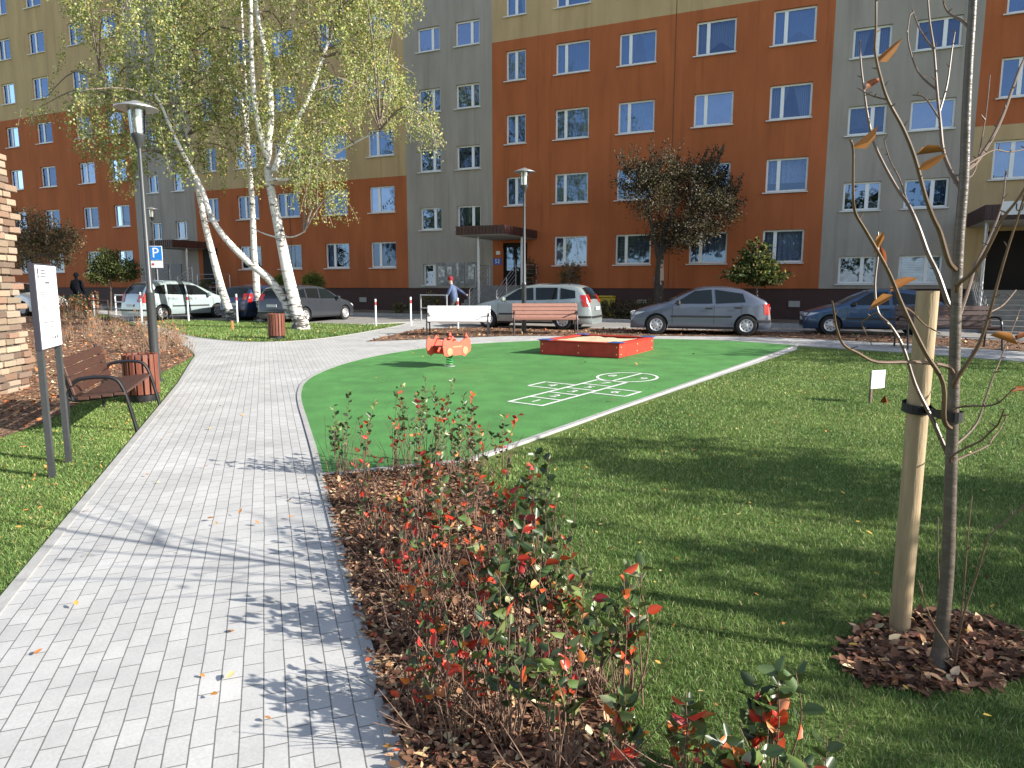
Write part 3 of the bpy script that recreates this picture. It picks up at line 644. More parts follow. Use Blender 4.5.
# ------------------------------------------------------------------ benches, bins, lamps
def make_bench(label, slat, loc, rz, L_=1.8, sc=1.0, group=None):
    t = thing('park_bench', label, 'bench', loc, rz, group, sc)
    # local: x along the bench, -y is the front
    for sx in (-1, 1):
        x = sx * (L_ / 2 - .05); b = MB()
        hoop = smooth_line([(x, .2, 0), (x, .19, .3), (x, .17, .47), (x, .1, .585), (x, 0, .62), (x, -.18, .625), (x, -.29, .6), (x, -.35, .52), (x, -.4, .35), (x, -.47, 0)], 4)
        b.tube(hoop, .021, 8)
        b.tube(smooth_line([(x, .19, .44), (x, .14, .385), (x, .02, .375), (x, -.2, .4), (x, -.375, .425)], 4), .018, 8)
        b.tube([(x, .13, .38), (x, .17, .55), (x, .25, .87)], .019, 8); b.build('frame', M_BLACKSTEEL, t, True)
    b = MB()
    for i in range(4):
        y = -.33 + i * .118; z = .435 - (i * .118) * .1
        b.box((0, y, z), (L_, .108, .032), M=None, bev=.006)
    b.build('seat', slat, t)
    b = MB()
    for i in range(4):
        q = .09 + i * .108; y = .12 + q * .24; z = .4 + q * .95
        M_ = Matrix.Translation((0, y - .025, z)) @ Matrix.Rotation(R(-14), 4, 'X'); b.box((0, 0, 0), (L_, .03, .094), M=M_, bev=.006)
    b.build('backrest', slat, t); return t
def gp3(px, py): return G(px, py)
nf, ff = G(135.6, 432), G(159, 405); nr = G(72.3, 434.4)
dirv = (ff - nf); ang = math.atan2(dirv.y, dirv.x)
bc = (nf + ff) / 2; fr = Vector((math.sin(ang), -math.cos(ang), 0))   # front direction (towards the path)
ctr = bc - fr * .47
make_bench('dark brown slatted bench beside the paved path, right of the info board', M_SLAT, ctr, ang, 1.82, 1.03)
def bench_at(px0, px1, py, label, slat, rz, L_=1.8):
    a, c = G(px0, py), G(px1, py); w = (c - a).length; m = (a + c) / 2; m.y += .47; m.z = gz(m.y); return make_bench(label, slat, m, rz, L_, w / (L_ - .1) / max(.6, math.cos(rz)))
bench_at(427, 488, 337, 'bench with sun glare painted whitish into its slats behind the spring rider', M_SLATGLARE, R(-1))
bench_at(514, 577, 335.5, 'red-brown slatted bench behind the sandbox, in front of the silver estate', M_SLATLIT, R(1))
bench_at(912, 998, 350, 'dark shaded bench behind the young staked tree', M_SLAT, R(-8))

def make_bin(label, p, h, r):
    t = thing('litter_bin', label, 'bin', p); k = h / .8
    b = MB(); b.lathe([(r * .93, 0), (r * .93, .12 * k), (r * .85, .13 * k)], n=24); b.build('base', M_BLACKSTEEL, t, True)
    b = MB(); b.lathe([(r * .8, .12 * k), (r * .8, .74 * k), (r * .72, .74 * k), (r * .72, .3 * k)], n=20); b.build('liner', M_DARKMETAL, t, True)
    b = MB(); n = 16
    for i in range(n):
        a = 2 * math.pi * i / n; M_ = Matrix.Rotation(a, 4, 'Z'); b.box((r * .93, 0, .45 * k), (.028, 2 * math.pi * r / n * .72, .64 * k), M=M_, bev=.005)
    b.build('slats', M_BINWOOD, t)
    b = MB(); b.lathe([(r * .9, .7 * k), (r * .97, .72 * k), (r * .9, .74 * k)], n=24); b.build('hoop', M_DARKMETAL, t, True)
    return t
pb = G(143, 401); make_bin('slatted wooden litter bin standing behind the dark brown bench', pb, (401 - 351) / F * pb.y * 1.0, .235)
pb = G(277, 340); make_bin('slatted wooden litter bin on the grass edge before the forked birch', pb, (340 - 312.5) / F * pb.y, .235)

M_LENS = glass_mat('lamp_lens', .12, (.95, .95, .92))
def make_lamp(label, base, ztop, sc):
    h = ztop - base.z; t = thing('street_lamp', label, 'street lamp', base, 0, 'park street lamps')
    b = MB(); b.lathe([(.11 * sc, 0), (.11 * sc, .04), (.075 * sc, .06), (.072 * sc, 1.5 * sc), (.08 * sc, 1.52 * sc), (.05 * sc, 1.6 * sc), (.034 * sc, h - .72 * sc)], n=14); b.build('pole', M_DARKMETAL, t, True)
    b = MB(); b.lathe([(.04 * sc, h - .74 * sc), (.06 * sc, h - .66 * sc), (.12 * sc, h - .55 * sc), (.12 * sc, h - .52 * sc)], n=16); b.build('lamp_holder', M_DARKMETAL, t, True)
    b = MB(); b.lathe([(.115 * sc, h - .52 * sc), (.135 * sc, h - .12 * sc), (.125 * sc, h - .12 * sc), (.105 * sc, h - .51 * sc)], n=18); ln = b.build('lens', M_LENS, t, True)
    b = MB(); b.lathe([(.03 * sc, h - .5 * sc), (.06 * sc, h - .35 * sc), (.06 * sc, h - .2 * sc), (.03 * sc, h - .13 * sc)], n=12); b.build('bulb', M_WHITE, ln, True)
    b = MB(); b.lathe([(.33 * sc, h - .125 * sc), (.33 * sc, h - .11 * sc), (.2 * sc, h - .055 * sc), (.1 * sc, h - .025 * sc), (.05 * sc, h), (.01 * sc, h + .01 * sc)], n=26); b.build('lamp_cap', M_STEEL, t, True)
    return t
B1 = G(156.5, 382); make_lamp('tall grey park lamp rising behind the bin by the dark bench', B1, at(133, 101, B1.y).z, 1.0)
p = at(524, 320, 22.4); p.z = gz(22.4); make_lamp('grey park lamp behind the benches, in front of the orange wall', p, at(528, 168, 22.4).z, 1.02)
p = at(159, 312, 33.5); p.z = gz(33.5); make_lamp('far thin lamp behind the blue parking sign', p, at(154, 207, 33.5).z, .9)

# info board by the path
s1, s2 = G(52.5, 478), G(69, 463); ax = (s2 - s1); w = Vector((ax.x, ax.y)).length
rzs = math.atan2(ax.y, ax.x)
IB = thing('info_board', 'upright white information panel on two dark posts beside the path', 'sign', s1, rzs)
ztop = at(36, 263, s1.y).z - s1.z; zbot = at(44, 351, s1.y).z - s1.z
b = MB()
b.box((0, 0, ztop / 2 - .05), (.06, .045, ztop - .1)); b.build('post', M_DARKMETAL, IB); b = MB(); b.box((w, 0, ztop / 2 - .05), (.06, .045, ztop - .1)); b.build('post', M_DARKMETAL, IB)
b = MB(); b.box((w / 2, 0, (ztop + zbot) / 2), (w + .07, .05, ztop - zbot), bev=.004); pn = b.build('panel', mat('grey_board_case', (.03, .028, .04), .4), IB)
b = MB(); b.box((w / 2, -.028, (ztop + zbot) / 2), (w + .05, .005, ztop - zbot - .03)); fc = b.build('face', mat('white_board', (.8, .8, .82), .35), IB)
b = MB(); rr = random.Random(3); zz = ztop - .13
hp_ = ztop - zbot; TY = -.0322
def tl(x, z, l, h=.006): b.box((x + l / 2, TY, ztop - hp_ * z), (l, .003, h))
b.box((.02, TY, ztop - hp_ * .09), (.03, .003, .05)); b.box((.02, TY, ztop - hp_ * .15), (.03, .003, .025))
for i in range(3): tl(.1, .08 + .035 * i, .12 + .05 * rr.random(), .008)
tl(.2, .22, .12, .014)
for i in range(15): tl(.03, .28 + .025 * i, .15 + .06 * rr.random(), .005)
tl(.05, .68, .4); tl(.2, .74, .12); tl(.33, .79, .12)
for i in range(3): b.box((.28 + i * .07, TY, ztop - hp_ * .87), (.03, .003, .025))
b.build('printed_text', mat('dark_print', (.08, .08, .1), .5), fc)

# parking sign
p = at(159, 300, 33.4); p.z = gz(33.4); k = 33.4 / F
PS = thing('parking_sign', 'blue square parking sign with white letter above a small white plate', 'sign', p, R(2))
zt = at(158, 246, 33.4).z - p.z
b = MB(); b.tube([(0, .03, 0), (0, .03, zt)], .03, 8); b.build('pole', M_STEEL, PS, True)
b = MB(); b.box((0, -.012, zt - .34), (.64, .02, .68), bev=.02); q = b.build('plate', M_WHITE, PS); b = MB(); b.box((0, -.026, zt - .34), (.59, .008, .63)); q2 = b.build('blue_field', mat('sign_blue', (.015, .2, .62), .4), q)
text('P', .66, Matrix.Translation((.0, -.034, zt - .34)) @ FACE, M_WHITE, q2, 'letter')
b = MB(); b.box((0, -.012, zt - .86), (.62, .02, .32)); q = b.build('sub_plate', M_WHITE, PS); b = MB(); b.box((-.15, -.024, zt - .86), (.12, .004, .1)); b.build('symbol', M_REDPAINT, q)

# brick pillar at the left edge
PF = G(27, 389); PH = at(8, 152, PF.y).z - PF.z; PP = PF - Vector((-math.sin(R(6)) * 1.2, math.cos(R(6)) * 1.2, 0)); PP.z = gz(PP.y) - .02
t = thing('brick_pillar', 'massive pillar of rough light split bricks at the left edge', 'pillar', PP, R(6))
b = MB(); W_, D_ = 1.6, 1.2; rows = int(PH / .108); hr = PH / rows; rb = random.Random(8)
cols_ = [(.46, .34, .24), (.4, .28, .2), (.5, .39, .28), (.32, .2, .14), (.42, .33, .25), (.24, .17, .13)]
for i in range(rows):
    off = (i % 2) * .15; x = -W_
    def one(c, d): b.box(c, d, col=(lambda k_, c_: tuple(q * k_ for q in c_))(rb.uniform(.42, .8), rb.choice(cols_)), bev=.009)
    x = -W_ + (-.15 if i % 2 else 0)
    while x < -.001:
        l = .3; x1 = min(x + l, 0); 
        if x1 - x > .05: one(((x + x1) / 2, .07 + rb.uniform(-.03, .02), (i + .5) * hr + rb.uniform(-.008, .008)), (x1 - x - rb.uniform(.008, .03), .15, hr - rb.uniform(.008, .03)))
        x = x1
    y = .16 + (.15 if i % 2 else 0)
    while y < D_: l_ = rb.uniform(.18, .36); one((-.07 + rb.uniform(-.025, .03), y + l_ / 2, (i + .5) * hr + rb.uniform(-.008, .008)), (.15, l_ - rb.uniform(.008, .03), hr - rb.uniform(.008, .03))); y += l_
b.build('bricks', M_STONE, t, cols=True)
b = MB(); b.box((-W_ / 2, D_ / 2, PH / 2 - .01), (W_ - .06, D_ - .06, PH - .02)); b.build('mortar', mat('mortar', (.1, .085, .07), .95, var=.2, scale=12), t)

# ------------------------------------------------------------------ playground equipment
# spring rider
RP = G(449.5, 367); RP.z = gz(RP.y) + .018
t = thing('spring_rider', 'orange two-seat spring rider shaped like a little locomotive on a green spring', 'playground rider', RP, R(52), None, .88)
M_RIDER = mat('orange_panel', (.72, .105, .065), .45, var=.05, scale=9); M_RIDERY = mat('pale_orange_panel', (.8, .24, .13), .45)
b = MB(); pts = [(.07 * math.cos(a), .07 * math.sin(a), .02 + .24 * a / (2 * math.pi * 4.5)) for a in [i * .3 for i in range(int(2 * math.pi * 4.5 / .3) + 1)]]
b.tube(pts, .014, 6); b.build('spring', mat('green_spring', (.03, .3, .08), .4), t, True)
b = MB(); b.lathe([(.13, 0), (.13, .015), (.09, .03)], n=16); b.build('base_plate', M_STEEL, t, True)
out = [(-.44, .3), (-.33, .25), (-.26, .3), (-.1, .27), (0, .27), (.14, .27), (.24, .23), (.34, .3), (.42, .33), (.45, .42), (.43, .5), (.45, .56), (.35, .66), (.29, .76), (.25, .66), (.18, .6), (.08, .56), (-.02, .58), (-.1, .66), (-.17, .71), (-.24, .62), (-.32, .6), (-.4, .68), (-.46, .62), (-.48, .48)]
for sy in (-1, 1):
    b = MB(); b.prism([(x, z) for x, z in out], -.0125, .0125, M=Matrix.Translation((0, sy * .25, 0)) @ Matrix.Rotation(R(90), 4, 'X')); sp_ = b.build('side_panel', M_RIDER, t)
    q = MB()
    for x in (-.27, .24):
        q.lathe([(.09, 0), (.09, .012), (.05, .016)], n=16, M=Matrix.Translation((x, sy * .264, .36)) @ Matrix.Rotation(R(90 if sy < 0 else -90), 4, 'X'))
    q.box((-.02, sy * .266, .46), (.3, .008, .03)); q.build('painted_wheels', M_RIDERY, sp_)
b = MB(); b.box((-.18, 0, .46), (.22, .48, .025)); b.box((.12, 0, .46), (.2, .48, .025)); b.build('seat', mat('dark_seat', (.1, .05, .05), .5), t)
b = MB(); b.box((0, 0, .3), (.4, .48, .03)); b.build('cross_board', M_RIDER, t)
b = MB()
for x, z in ((.25, .66), (-.14, .62)): b.tube([(x, -.33, z), (x, .33, z)], .016, 8)
b.build('handle', M_DARKMETAL, t, True)

# sandbox
A, B_, C_ = G(540, 354.5), G(619, 359.5), G(658, 353); D_ = A + (C_ - B_)
sx = (B_ - A); lx = sx.length; ly = (C_ - B_).length; rz = math.atan2(sx.y, sx.x)
t = thing('sandbox', 'square red wooden sandbox full of light sand on the green surface', 'sandbox', (A.x, A.y, A.z + .018), rz)
hB = .3; M_REDW = mat('red_board', (.42, .028, .015), .55, var=.2, scale=6, bump=.1); M_BLUEW = mat('dark_blue_corner', (.03, .09, .3), .5)
ly = lx * 1.15
for c, d in (((lx / 2, .02, hB / 2), (lx, .04, hB)), ((lx / 2, ly - .02, hB / 2), (lx, .04, hB)), ((.02, ly / 2, hB / 2), (.04, ly - .09, hB)), ((lx - .02, ly / 2, hB / 2), (.04, ly - .09, hB))):
    b = MB(); b.box(c, d, bev=.004); b.build('side_board', M_REDW, t)
b = MB(); q = .16
for c, d in (((lx / 2, q / 2 - .03, hB + .014), (lx + .02, q, .026)), ((lx / 2, ly - q / 2 + .03, hB + .014), (lx + .02, q, .026)), ((q / 2 - .03, ly / 2, hB + .014), (q, ly - 2 * q + .04, .026)), ((lx - q / 2 + .03, ly / 2, hB + .014), (q, ly - 2 * q + .04, .026))): b.box(c, d, bev=.006)
b.build('rim_seat', M_REDW, t)
for x in (.1, lx - .1):
    for y in (.1, ly - .1): b = MB(); b.box((x, y, hB + .032), (.3, .3, .012), bev=.004); b.build('corner_plate', M_BLUEW, t)
b = MB(); n = 14; vs = []; fs = []
for i in range(n + 1):
    for j in range(n + 1): vs.append((.04 + (lx - .08) * i / n, .04 + (ly - .08) * j / n, .262 + .03 * random.random() + .03 * math.sin(i * .6) * math.sin(j * .5)))
for i in range(n):
    for j in range(n): fs.append((i * (n + 1) + j, (i + 1) * (n + 1) + j, (i + 1) * (n + 1) + j + 1, i * (n + 1) + j + 1))
b.add(vs, fs); b.build('sand', mat('sand', (.58, .46, .3), .95, var=.2, scale=20, bump=.5, bscale=90), t, True, 180)
M_CAP = mat('yellow_cap', (.8, .7, .3), .5)
for x in (.06, lx / 2, lx - .06):
    for z in (.07, .23):
        b = MB(); b.lathe([(.016, -.006), (.01, .008)], n=8, M=Matrix.Translation((x, -.002, z)) @ Matrix.Rotation(R(90), 4, 'X')); b.build('bolt_cap', M_CAP, t)
        b = MB(); b.lathe([(.016, -.006), (.01, .008)], n=8, M=Matrix.Translation((lx + .002, .04 + (ly - .08) * x / lx, z)) @ Matrix.Rotation(R(90), 4, 'Y')); b.build('bolt_cap', M_CAP, t)

# hopscotch, painted on the rubber
h1, h2, h3, h4 = G(509.3, 402.9), G(542.5, 407.4), G(597, 381), G(616.7, 384.5)
e1 = (h3 - h1); Lh = e1.length; e1 = e1.normalized(); e2 = Vector((e1.y, -e1.x, 0)); cw = .56
HZ = gz(h1.y) + .018 + .006
b = MB(); LW = .05
def hp(a, c): q = h1 + e1 * a + e2 * c; return (q.x, q.y, gz(q.y) + .018 + .005)
def line(a0, c0, a1, c1, w=LW):
    d = Vector((a1 - a0, c1 - c0)).normalized(); n_ = Vector((-d.y, d.x)) * w / 2; a0 -= d.x * w / 2; a1 += d.x * w / 2; c0 -= d.y * w / 2; c1 += d.y * w / 2
    b.add([hp(a0 + n_.x, c0 + n_.y), hp(a1 + n_.x, c1 + n_.y), hp(a1 - n_.x, c1 - n_.y), hp(a0 - n_.x, c0 - n_.y)], [(0, 1, 2, 3)])
q = Lh / 5
line(0, LW, 0, cw - LW)
line(0, 0, Lh, 0); line(0, cw, Lh, cw)
for i in (1, 2, 3, 4, 5): line(q * i, LW, q * i, cw - LW)
line(q * 2.6, -.04 - LW / 2, q * 2.6, -.58); line(q * 2.6 + LW, -.6, q * 3.6, -.6); line(q * 3.6, -.58 + LW, q * 3.6, -LW)
line(q * 2.6, cw + LW, q * 2.6, cw + .58); line(q * 2.6 + LW, cw + .6, q * 3.6, cw + .6); line(q * 3.6, cw + .58 - LW, q * 3.6, cw + LW)
ca, cc, rad = Lh + .6, cw / 2, .62
rg = [(ca + rad * math.cos(a), cc + rad * .86 * math.sin(a)) for a in [i * 2 * math.pi / 40 for i in range(40)]]; ri = [(ca + (rad - LW) * math.cos(a), cc + (rad * .86 - LW) * math.sin(a)) for a in [i * 2 * math.pi / 40 for i in range(40)]]
for i in range(40):
    j = (i + 1) % 40; b.add([hp(*rg[i]), hp(*rg[j]), hp(*ri[j]), hp(*ri[i])], [(0, 1, 2, 3)])
line(ca - rad + LW * 1.5, cc, ca + rad - LW * 1.5, cc)
hs = b.build('hopscotch', M_LINE); tag(hs, 'white numbered hopscotch grid painted on the green playground surface', 'marking')
for i, (dg, a, c) in enumerate((('1', q * .5, cw / 2), ('2', q * 1.5, cw / 2), ('3', q * 2.5, cw / 2), ('4', q * 3.1, -.3), ('5', q * 3.5, cw / 2), ('6', q * 3.1, cw + .3), ('7', q * 4.5, cw / 2), ('8', ca, cc - .3), ('9', ca, cc + .3))):
    o_ = Vector(hp(a, c)); M_ = Matrix.Translation(o_ + Vector((0, 0, .0))) @ Matrix(((e2.x, e1.x, 0, 0), (e2.y, e1.y, 0, 0), (e2.y * S, e1.y * S, 1, 0), (0, 0, 0, 1)))
    text(dg, .3, M_, M_LINE, hs, 'digit', .0008)

# small placard on the lawn
PL = G(870, 403); t = thing('lawn_placard', 'small white paper notice on a wooden peg in the lawn', 'sign', PL, R(24))
b = MB(); b.box((0, 0, .2), (.035, .03, .46)); b.build('peg', M_TWIG, t)
b = MB(); b.box((.1, -.022, .34), (.27, .012, .26)); q = b.build('panel', M_WHITE, t); b = MB()
for i in range(6): b.box((.12, -.0295, .43 - i * .032), (.16 - .02 * (i % 3), .002, .007))
b.build('printed_text', mat('grey_print', (.25, .25, .28), .5), q)

# ------------------------------------------------------------------ bollards, rails, box
def bollard(px, py, Y, ptop, label):
    p = at(px, py, Y); p.z = gz(Y); h = at(px, ptop, Y).z - p.z
    t = thing('bollard', label, 'bollard', p, 0, 'white and red bollards along the parking')
    b = MB(); b.tube([(0, 0, 0), (0, 0, h)], .034, 10); b.build('post', M_LIGHTTUBE, t, True); b = MB(); b.tube([(0, 0, h * .78), (0, 0, h * .9)], .036, 10); b.build('red_band', M_REDPAINT, t, True)
for a in ((94.5, 314, 32, 295, 'white bollard beside the dark-clothed pedestrian'), (142, 319, 27.6, 292, 'white bollard before the rear of the silver minivan'), (188.5, 318, 27.6, 294, 'white bollard in front of the minivan side'), (237.5, 320, 26.6, 294, 'white bollard right of the leaning birch by the blue car'),
          (376, 326, 24.8, 299, 'white bollard at the nose of the dark grey estate car'), (411, 324, 25.6, 297, 'white bollard standing alone before the brown plinth'), (458, 330, 23.9, 298, 'white bollard behind the whitish bench, by the red-hatted person')): bollard(*a)
def barrier(p0, p1, h, m, label, bars=3):
    p0.z = gz(p0.y); p1.z = gz(p1.y); t = thing('tube_barrier', label, 'railing', p0, math.atan2(p1.y - p0.y, p1.x - p0.x)); l = (p1 - p0).length
    b = MB(); b.tube([(0, 0, 0), (0, 0, h), (l, 0, h), (l, 0, 0)], .035, 8); b.build('frame', m, t, True); b = MB()
    for i in range(1, bars): b.tube([(0, 0, h * i / bars), (l, 0, h * i / bars)], .025, 8)
    b.build('crossbar', m, t, True)
barrier(at(116, 310, 32.5), at(134, 310, 31.5), .95, M_LIGHTTUBE, 'low white tube barrier left of the silver minivan')
barrier(at(421, 310, 28.6), at(447, 310, 28.0), 1.05, M_STEEL, 'grey tube barrier behind the whitish bench', 2)
p0, p1 = at(88, 305, 31), at(108, 305, 31); barrier(p0, p1, .75, M_TWIG, 'low brown wooden rail next to the white bollard', 2)
p = atd(607, 300, .55); p.z = gz(p.y) + .1
t = thing('grit_box', 'yellow box behind the clipped hedge against the plinth', 'box', p, -TH)
M_YEL = mat('yellow_plastic', (.5, .36, .03), .5); b = MB(); b.box((0, 0, .4), (.62, .45, .8), bev=.03); b.build('body', M_YEL, t); b = MB(); b.box((0, -.02, .84), (.68, .52, .08), bev=.03); b.build('lid', M_YEL, t)

# ------------------------------------------------------------------ cars
M_TYRE = mat('tyre_rubber', (.015, .015, .015), .85); M_RIM = mat('silver_rim', (.5, .5, .52), .35, metal=.6); M_TRIM = mat('black_trim', (.015, .015, .016), .5)
M_CGLASS = mat('car_glass', (.008, .011, .012), .03, spec=.45); M_RLIGHT = mat('red_lamp', (.38, .012, .01), .15, spec=.8); M_HLIGHT = mat('clear_lamp', (.6, .62, .65), .12, spec=.8)
M_PLATE = mat('plate_white', (.7, .7, .7), .4)
def interp(p, x):
    if x >= p[0][0]: return p[0][1]
    for (xa, za), (xb, zb) in zip(p, p[1:]):
        if xb <= x <= xa:
            t = (xa - x) / max(xa - xb, 1e-6); return za + (zb - za) * t
    return p[-1][1]
def make_car(label, paint, loc, rz, Lc, Wd, prof, belt, wheels, wr_, sides, shield, rearw, cat='car', sc=1.0, lights=None, trimz=.5, rails=False, taill=None, group=None, plate=True):
    t = thing('parked_car', label, cat, loc, rz, group, sc)
    hl = Lc / 2; zb = .19; Wm = Wd / 2
    sm = [(x, sum(interp(prof, x + k * .05) for k in (-2, -1, 0, 1, 2)) / 5) for x in [hl - i * Lc / 90 for i in range(91)]]
    sm[0] = (hl, prof[0][1]); sm[-1] = (-hl, prof[-1][1])
    zt_ = lambda x: interp(sm, x)
    def plan(x):
        e = max(0, (abs(x) - (hl - .75)) / .75); return 1 - .16 * e ** 2.2 - .06 * e ** 8
    bl_ = lambda x: belt[0] + (belt[1] - belt[0]) * (hl - x) / Lc
    def hw(x, z):
        zt = zt_(x); W0 = Wm * plan(x); bz = min(bl_(x), zt)
        if z < .45: w = W0 * (.93 + .07 * math.sqrt(max(0, (z - zb) / (.45 - zb))))
        elif z <= bz: w = W0 * (1 - .035 * (z - .45) / max(bz - .45, .05))
        else: w = W0 * .965 - .36 * (z - bz)
        r = .07
        if z > zt - r: w -= (1 - math.sqrt(max(0, 1 - ((z - zt + r) / r) ** 2))) * .1
        return w
    xs = [hl - Lc * i / 80 for i in range(81)]; ring_n = 0; b = MB(); vs = []
    for x in xs:
        zt = zt_(x); zs = [zb + (zt - zb) * k / 14 for k in range(13)] + [zt - (zt - zb) / 14 * q_ for q_ in (.6, .3, .1, 0)]
        half = [(x, hw(x, z), z) for z in zs]; wt = half[-1][1]
        top = [(x, wt * k, zt + .035 * (1 - k * k)) for k in (.75, .45, .15)]
        rg_ = half + top + [(q_[0], -q_[1], q_[2]) for q_ in reversed(top)] + [(q_[0], -q_[1], q_[2]) for q_ in reversed(half)]
        ring_n = len(rg_); vs += rg_
    fs = []
    for i in range(len(xs) - 1):
        for j in range(ring_n): fs.append((i * ring_n + j, i * ring_n + (j + 1) % ring_n, (i + 1) * ring_n + (j + 1) % ring_n, (i + 1) * ring_n + j))
    fs.append(tuple(range(ring_n))); fs.append(tuple(range(80 * ring_n, 81 * ring_n))[::-1])
    b.add(vs, fs); body = b.build('body', paint, t, True, 38)
    cut = MB()
    for wx in wheels: cut.tube([(wx, -2, wr_ + .0), (wx, 2, wr_ + .0)], wr_ + .055, 28)
    co = cut.build('cutter', M_TRIM); md = body.modifiers.new('b', 'BOOLEAN'); md.object = co; md.operation = 'DIFFERENCE'; md.solver = 'EXACT'
    t_loc = t.matrix_world.copy(); t.location = (0, 0, 0); t.rotation_euler = (0, 0, 0); t.scale = (1, 1, 1); bpy.context.view_layer.update()
    me = evaluated(body); body.modifiers.clear(); body.data = me; me.name = 'body'; bpy.data.objects.remove(co)
    t.location = loc; t.rotation_euler = (0, 0, rz); t.scale = (sc,) * 3
    def spatch(bb, x0, x1, z0, z1, off=.006, nx=8, nz=3, sy=1, corners=None):
        c = corners or [(x0, z0), (x1, z0), (x1, z1), (x0, z1)]; v = []; f = []
        for i in range(nx + 1):
            for j in range(nz + 1):
                u, w_ = i / nx, j / nz
                x = (c[0][0] * (1 - u) + c[1][0] * u) * (1 - w_) + (c[3][0] * (1 - u) + c[2][0] * u) * w_
                z = (c[0][1] * (1 - u) + c[1][1] * u) * (1 - w_) + (c[3][1] * (1 - u) + c[2][1] * u) * w_
                v.append((x, sy * (hw(x, z) + off), z))
        for i in range(nx):
            for j in range(nz): a = i * (nz + 1) + j; f.append((a, a + nz + 1, a + nz + 2, a + 1))
        bb.add(v, f)
    for sy in (-1, 1):
        for c in sides: b = MB(); spatch(b, 0, 0, 0, 0, .007, 8, 4, sy, c); b.build('side_window', M_CGLASS, t, True)
    for nm, (xa, xb) in (('windscreen', shield), ('rear_window', rearw)):
        b = MB(); v = []; f = []; nx, ny = 8, 8
        for i in range(nx + 1):
            x = xa + (xb - xa) * i / nx; zt = zt_(x); wt = hw(x, zt) * .93 + .02
            sl = (zt_(x + .03) - zt_(x - .03)) / .06; nn = Vector((-sl, 0, 1)).normalized() * .009
            for j in range(ny + 1):
                k = -1 + 2 * j / ny; v.append((x + nn.x, wt * k, zt + .035 * (1 - k * k) + nn.z))
        for i in range(nx):
            for j in range(ny): a = i * (ny + 1) + j; f.append((a, a + 1, a + ny + 2, a + ny + 1))
        b.add(v, f); b.build(nm, M_CGLASS, t, True)
    for wx in wheels:
        for sy in (-1, 1):
            ye = Wm - .11; M_ = Matrix.Translation((wx, sy * ye, wr_)) @ Matrix.Rotation(R(-90 * sy), 4, 'X')
            b = MB(); b.lathe([(wr_ * .6, -.1), (wr_ * .93, -.1), (wr_, -.07), (wr_, .07), (wr_ * .93, .095), (wr_ * .66, .1), (wr_ * .62, .05)], n=26, M=M_); w = b.build('wheel', M_TYRE, t, True)
            b = MB(); b.lathe([(wr_ * .66, .06), (wr_ * .66, .09), (wr_ * .6, .1), (wr_ * .52, .085), (wr_ * .36, .085), (wr_ * .2, .09), (wr_ * .12, .1)], n=24, M=M_)
            for k in range(24):
                if k % 3 == 0: b.m[3 * 24 + k] = 1
            b.build('rim', [M_RIM, M_TRIM], w)
    for wx in wheels: b = MB(); b.tube([(wx, -Wm + .2, wr_ + .02), (wx, Wm - .2, wr_ + .02)], wr_ + .05, 20); b.build('wheel_well', M_TRIM, t)
    if trimz:
        for sy in (-1, 1): b = MB(); spatch(b, wheels[0] - wr_ - .12, wheels[1] + wr_ + .12, trimz - .03, trimz + .03, .014, 8, 1, sy); b.build('side_moulding', M_TRIM, t)
    for sy in (-1, 1):
        b = MB(); spatch(b, wheels[0] - wr_ - .05, wheels[1] + wr_ + .05, zb + .0, zb + .06, .006, 8, 1, sy)
        b.build('sill_strip', M_TRIM, t)
        for xq in lights.get('seams', ()): b = MB(); spatch(b, xq + .006, xq - .006, .34, bl_(xq) - .02, .004, 1, 6, sy); b.build('door_seam', M_TRIM, t)
        for xq in lights.get('handles', ()): b = MB(); spatch(b, xq + .1, xq - .1, bl_(xq) - .14, bl_(xq) - .09, .022, 2, 1, sy); b.build('door_handle', M_TRIM if lights.get('dark_handles', True) else paint, t)
        mx = lights['mirror']; b = MB(); b.box((mx, sy * (hw(mx, bl_(mx)) + .1), bl_(mx) + .08), (.13, .2, .15), bev=.04); b.build('mirror', lights.get('mirror_mat', paint), t)
    # lamps, plates, grille, bumper lines
    def tr_(bb, sy):
        if 'tr' not in lights: return
        xa, xb = lights['tr']; v = []; f = []
        for i in range(7):
            x = xa + (xb - xa) * i / 6; z = zt_(x); wt = hw(x, z); sl = (zt_(x + .02) - zt_(x - .02)) / .04; nn = Vector((-sl, 0, 1)).normalized() * .012
            for k in (.74, .87, 1.0): v.append((x + nn.x, sy * (wt * k + (.05 if k == 1 else 0)), z + .035 * (1 - k * k) + nn.z))
        for i in range(6):
            for j in range(2): a = i * 3 + j; f.append((a, a + 1, a + 4, a + 3))
        bb.add(v, f)
    for sy in (-1, 1):
        b = MB(); x0, z0, z1 = hl - .02, *lights['hz']; spatch(b, x0, x0 - .38, z0, z1, .008, 5, 2, sy, [(x0, z0), (x0 - .2, z0 + .03), (x0 - .42, z1), (x0, z1 - .02)])
        ye = hw(hl, z0); b.box((hl + .004, sy * (ye - .2), (z0 + z1) / 2), (.012, .38, z1 - z0 - .03)); b.build('headlight', M_HLIGHT, t)
        b = MB(); tz0, tz1, tw = taill; spatch(b, -hl + .02, -hl + .02 + tw, tz0, tz1, .009, 5, 4, sy, lights.get('tail_poly')); tr_(b, sy); b.build('tail_light', M_RLIGHT, t)
    if plate:
        for x in (hl + .008, -hl - .008): b = MB(); b.box((x, 0, .5 if x > 0 else lights.get('pz', .78)), (.014, .5, .11)); b.build('number_plate', M_PLATE, t)
    b = MB(); b.box((hl + .004, 0, .33), (.01, Wm * 1.1, .13)); b.build('grille', M_TRIM, t)
    b = MB(); b.box((-hl - .006, 0, .42), (.03, Wm * 1.55, .07)); b.build('bumper_strip', M_TRIM, t)
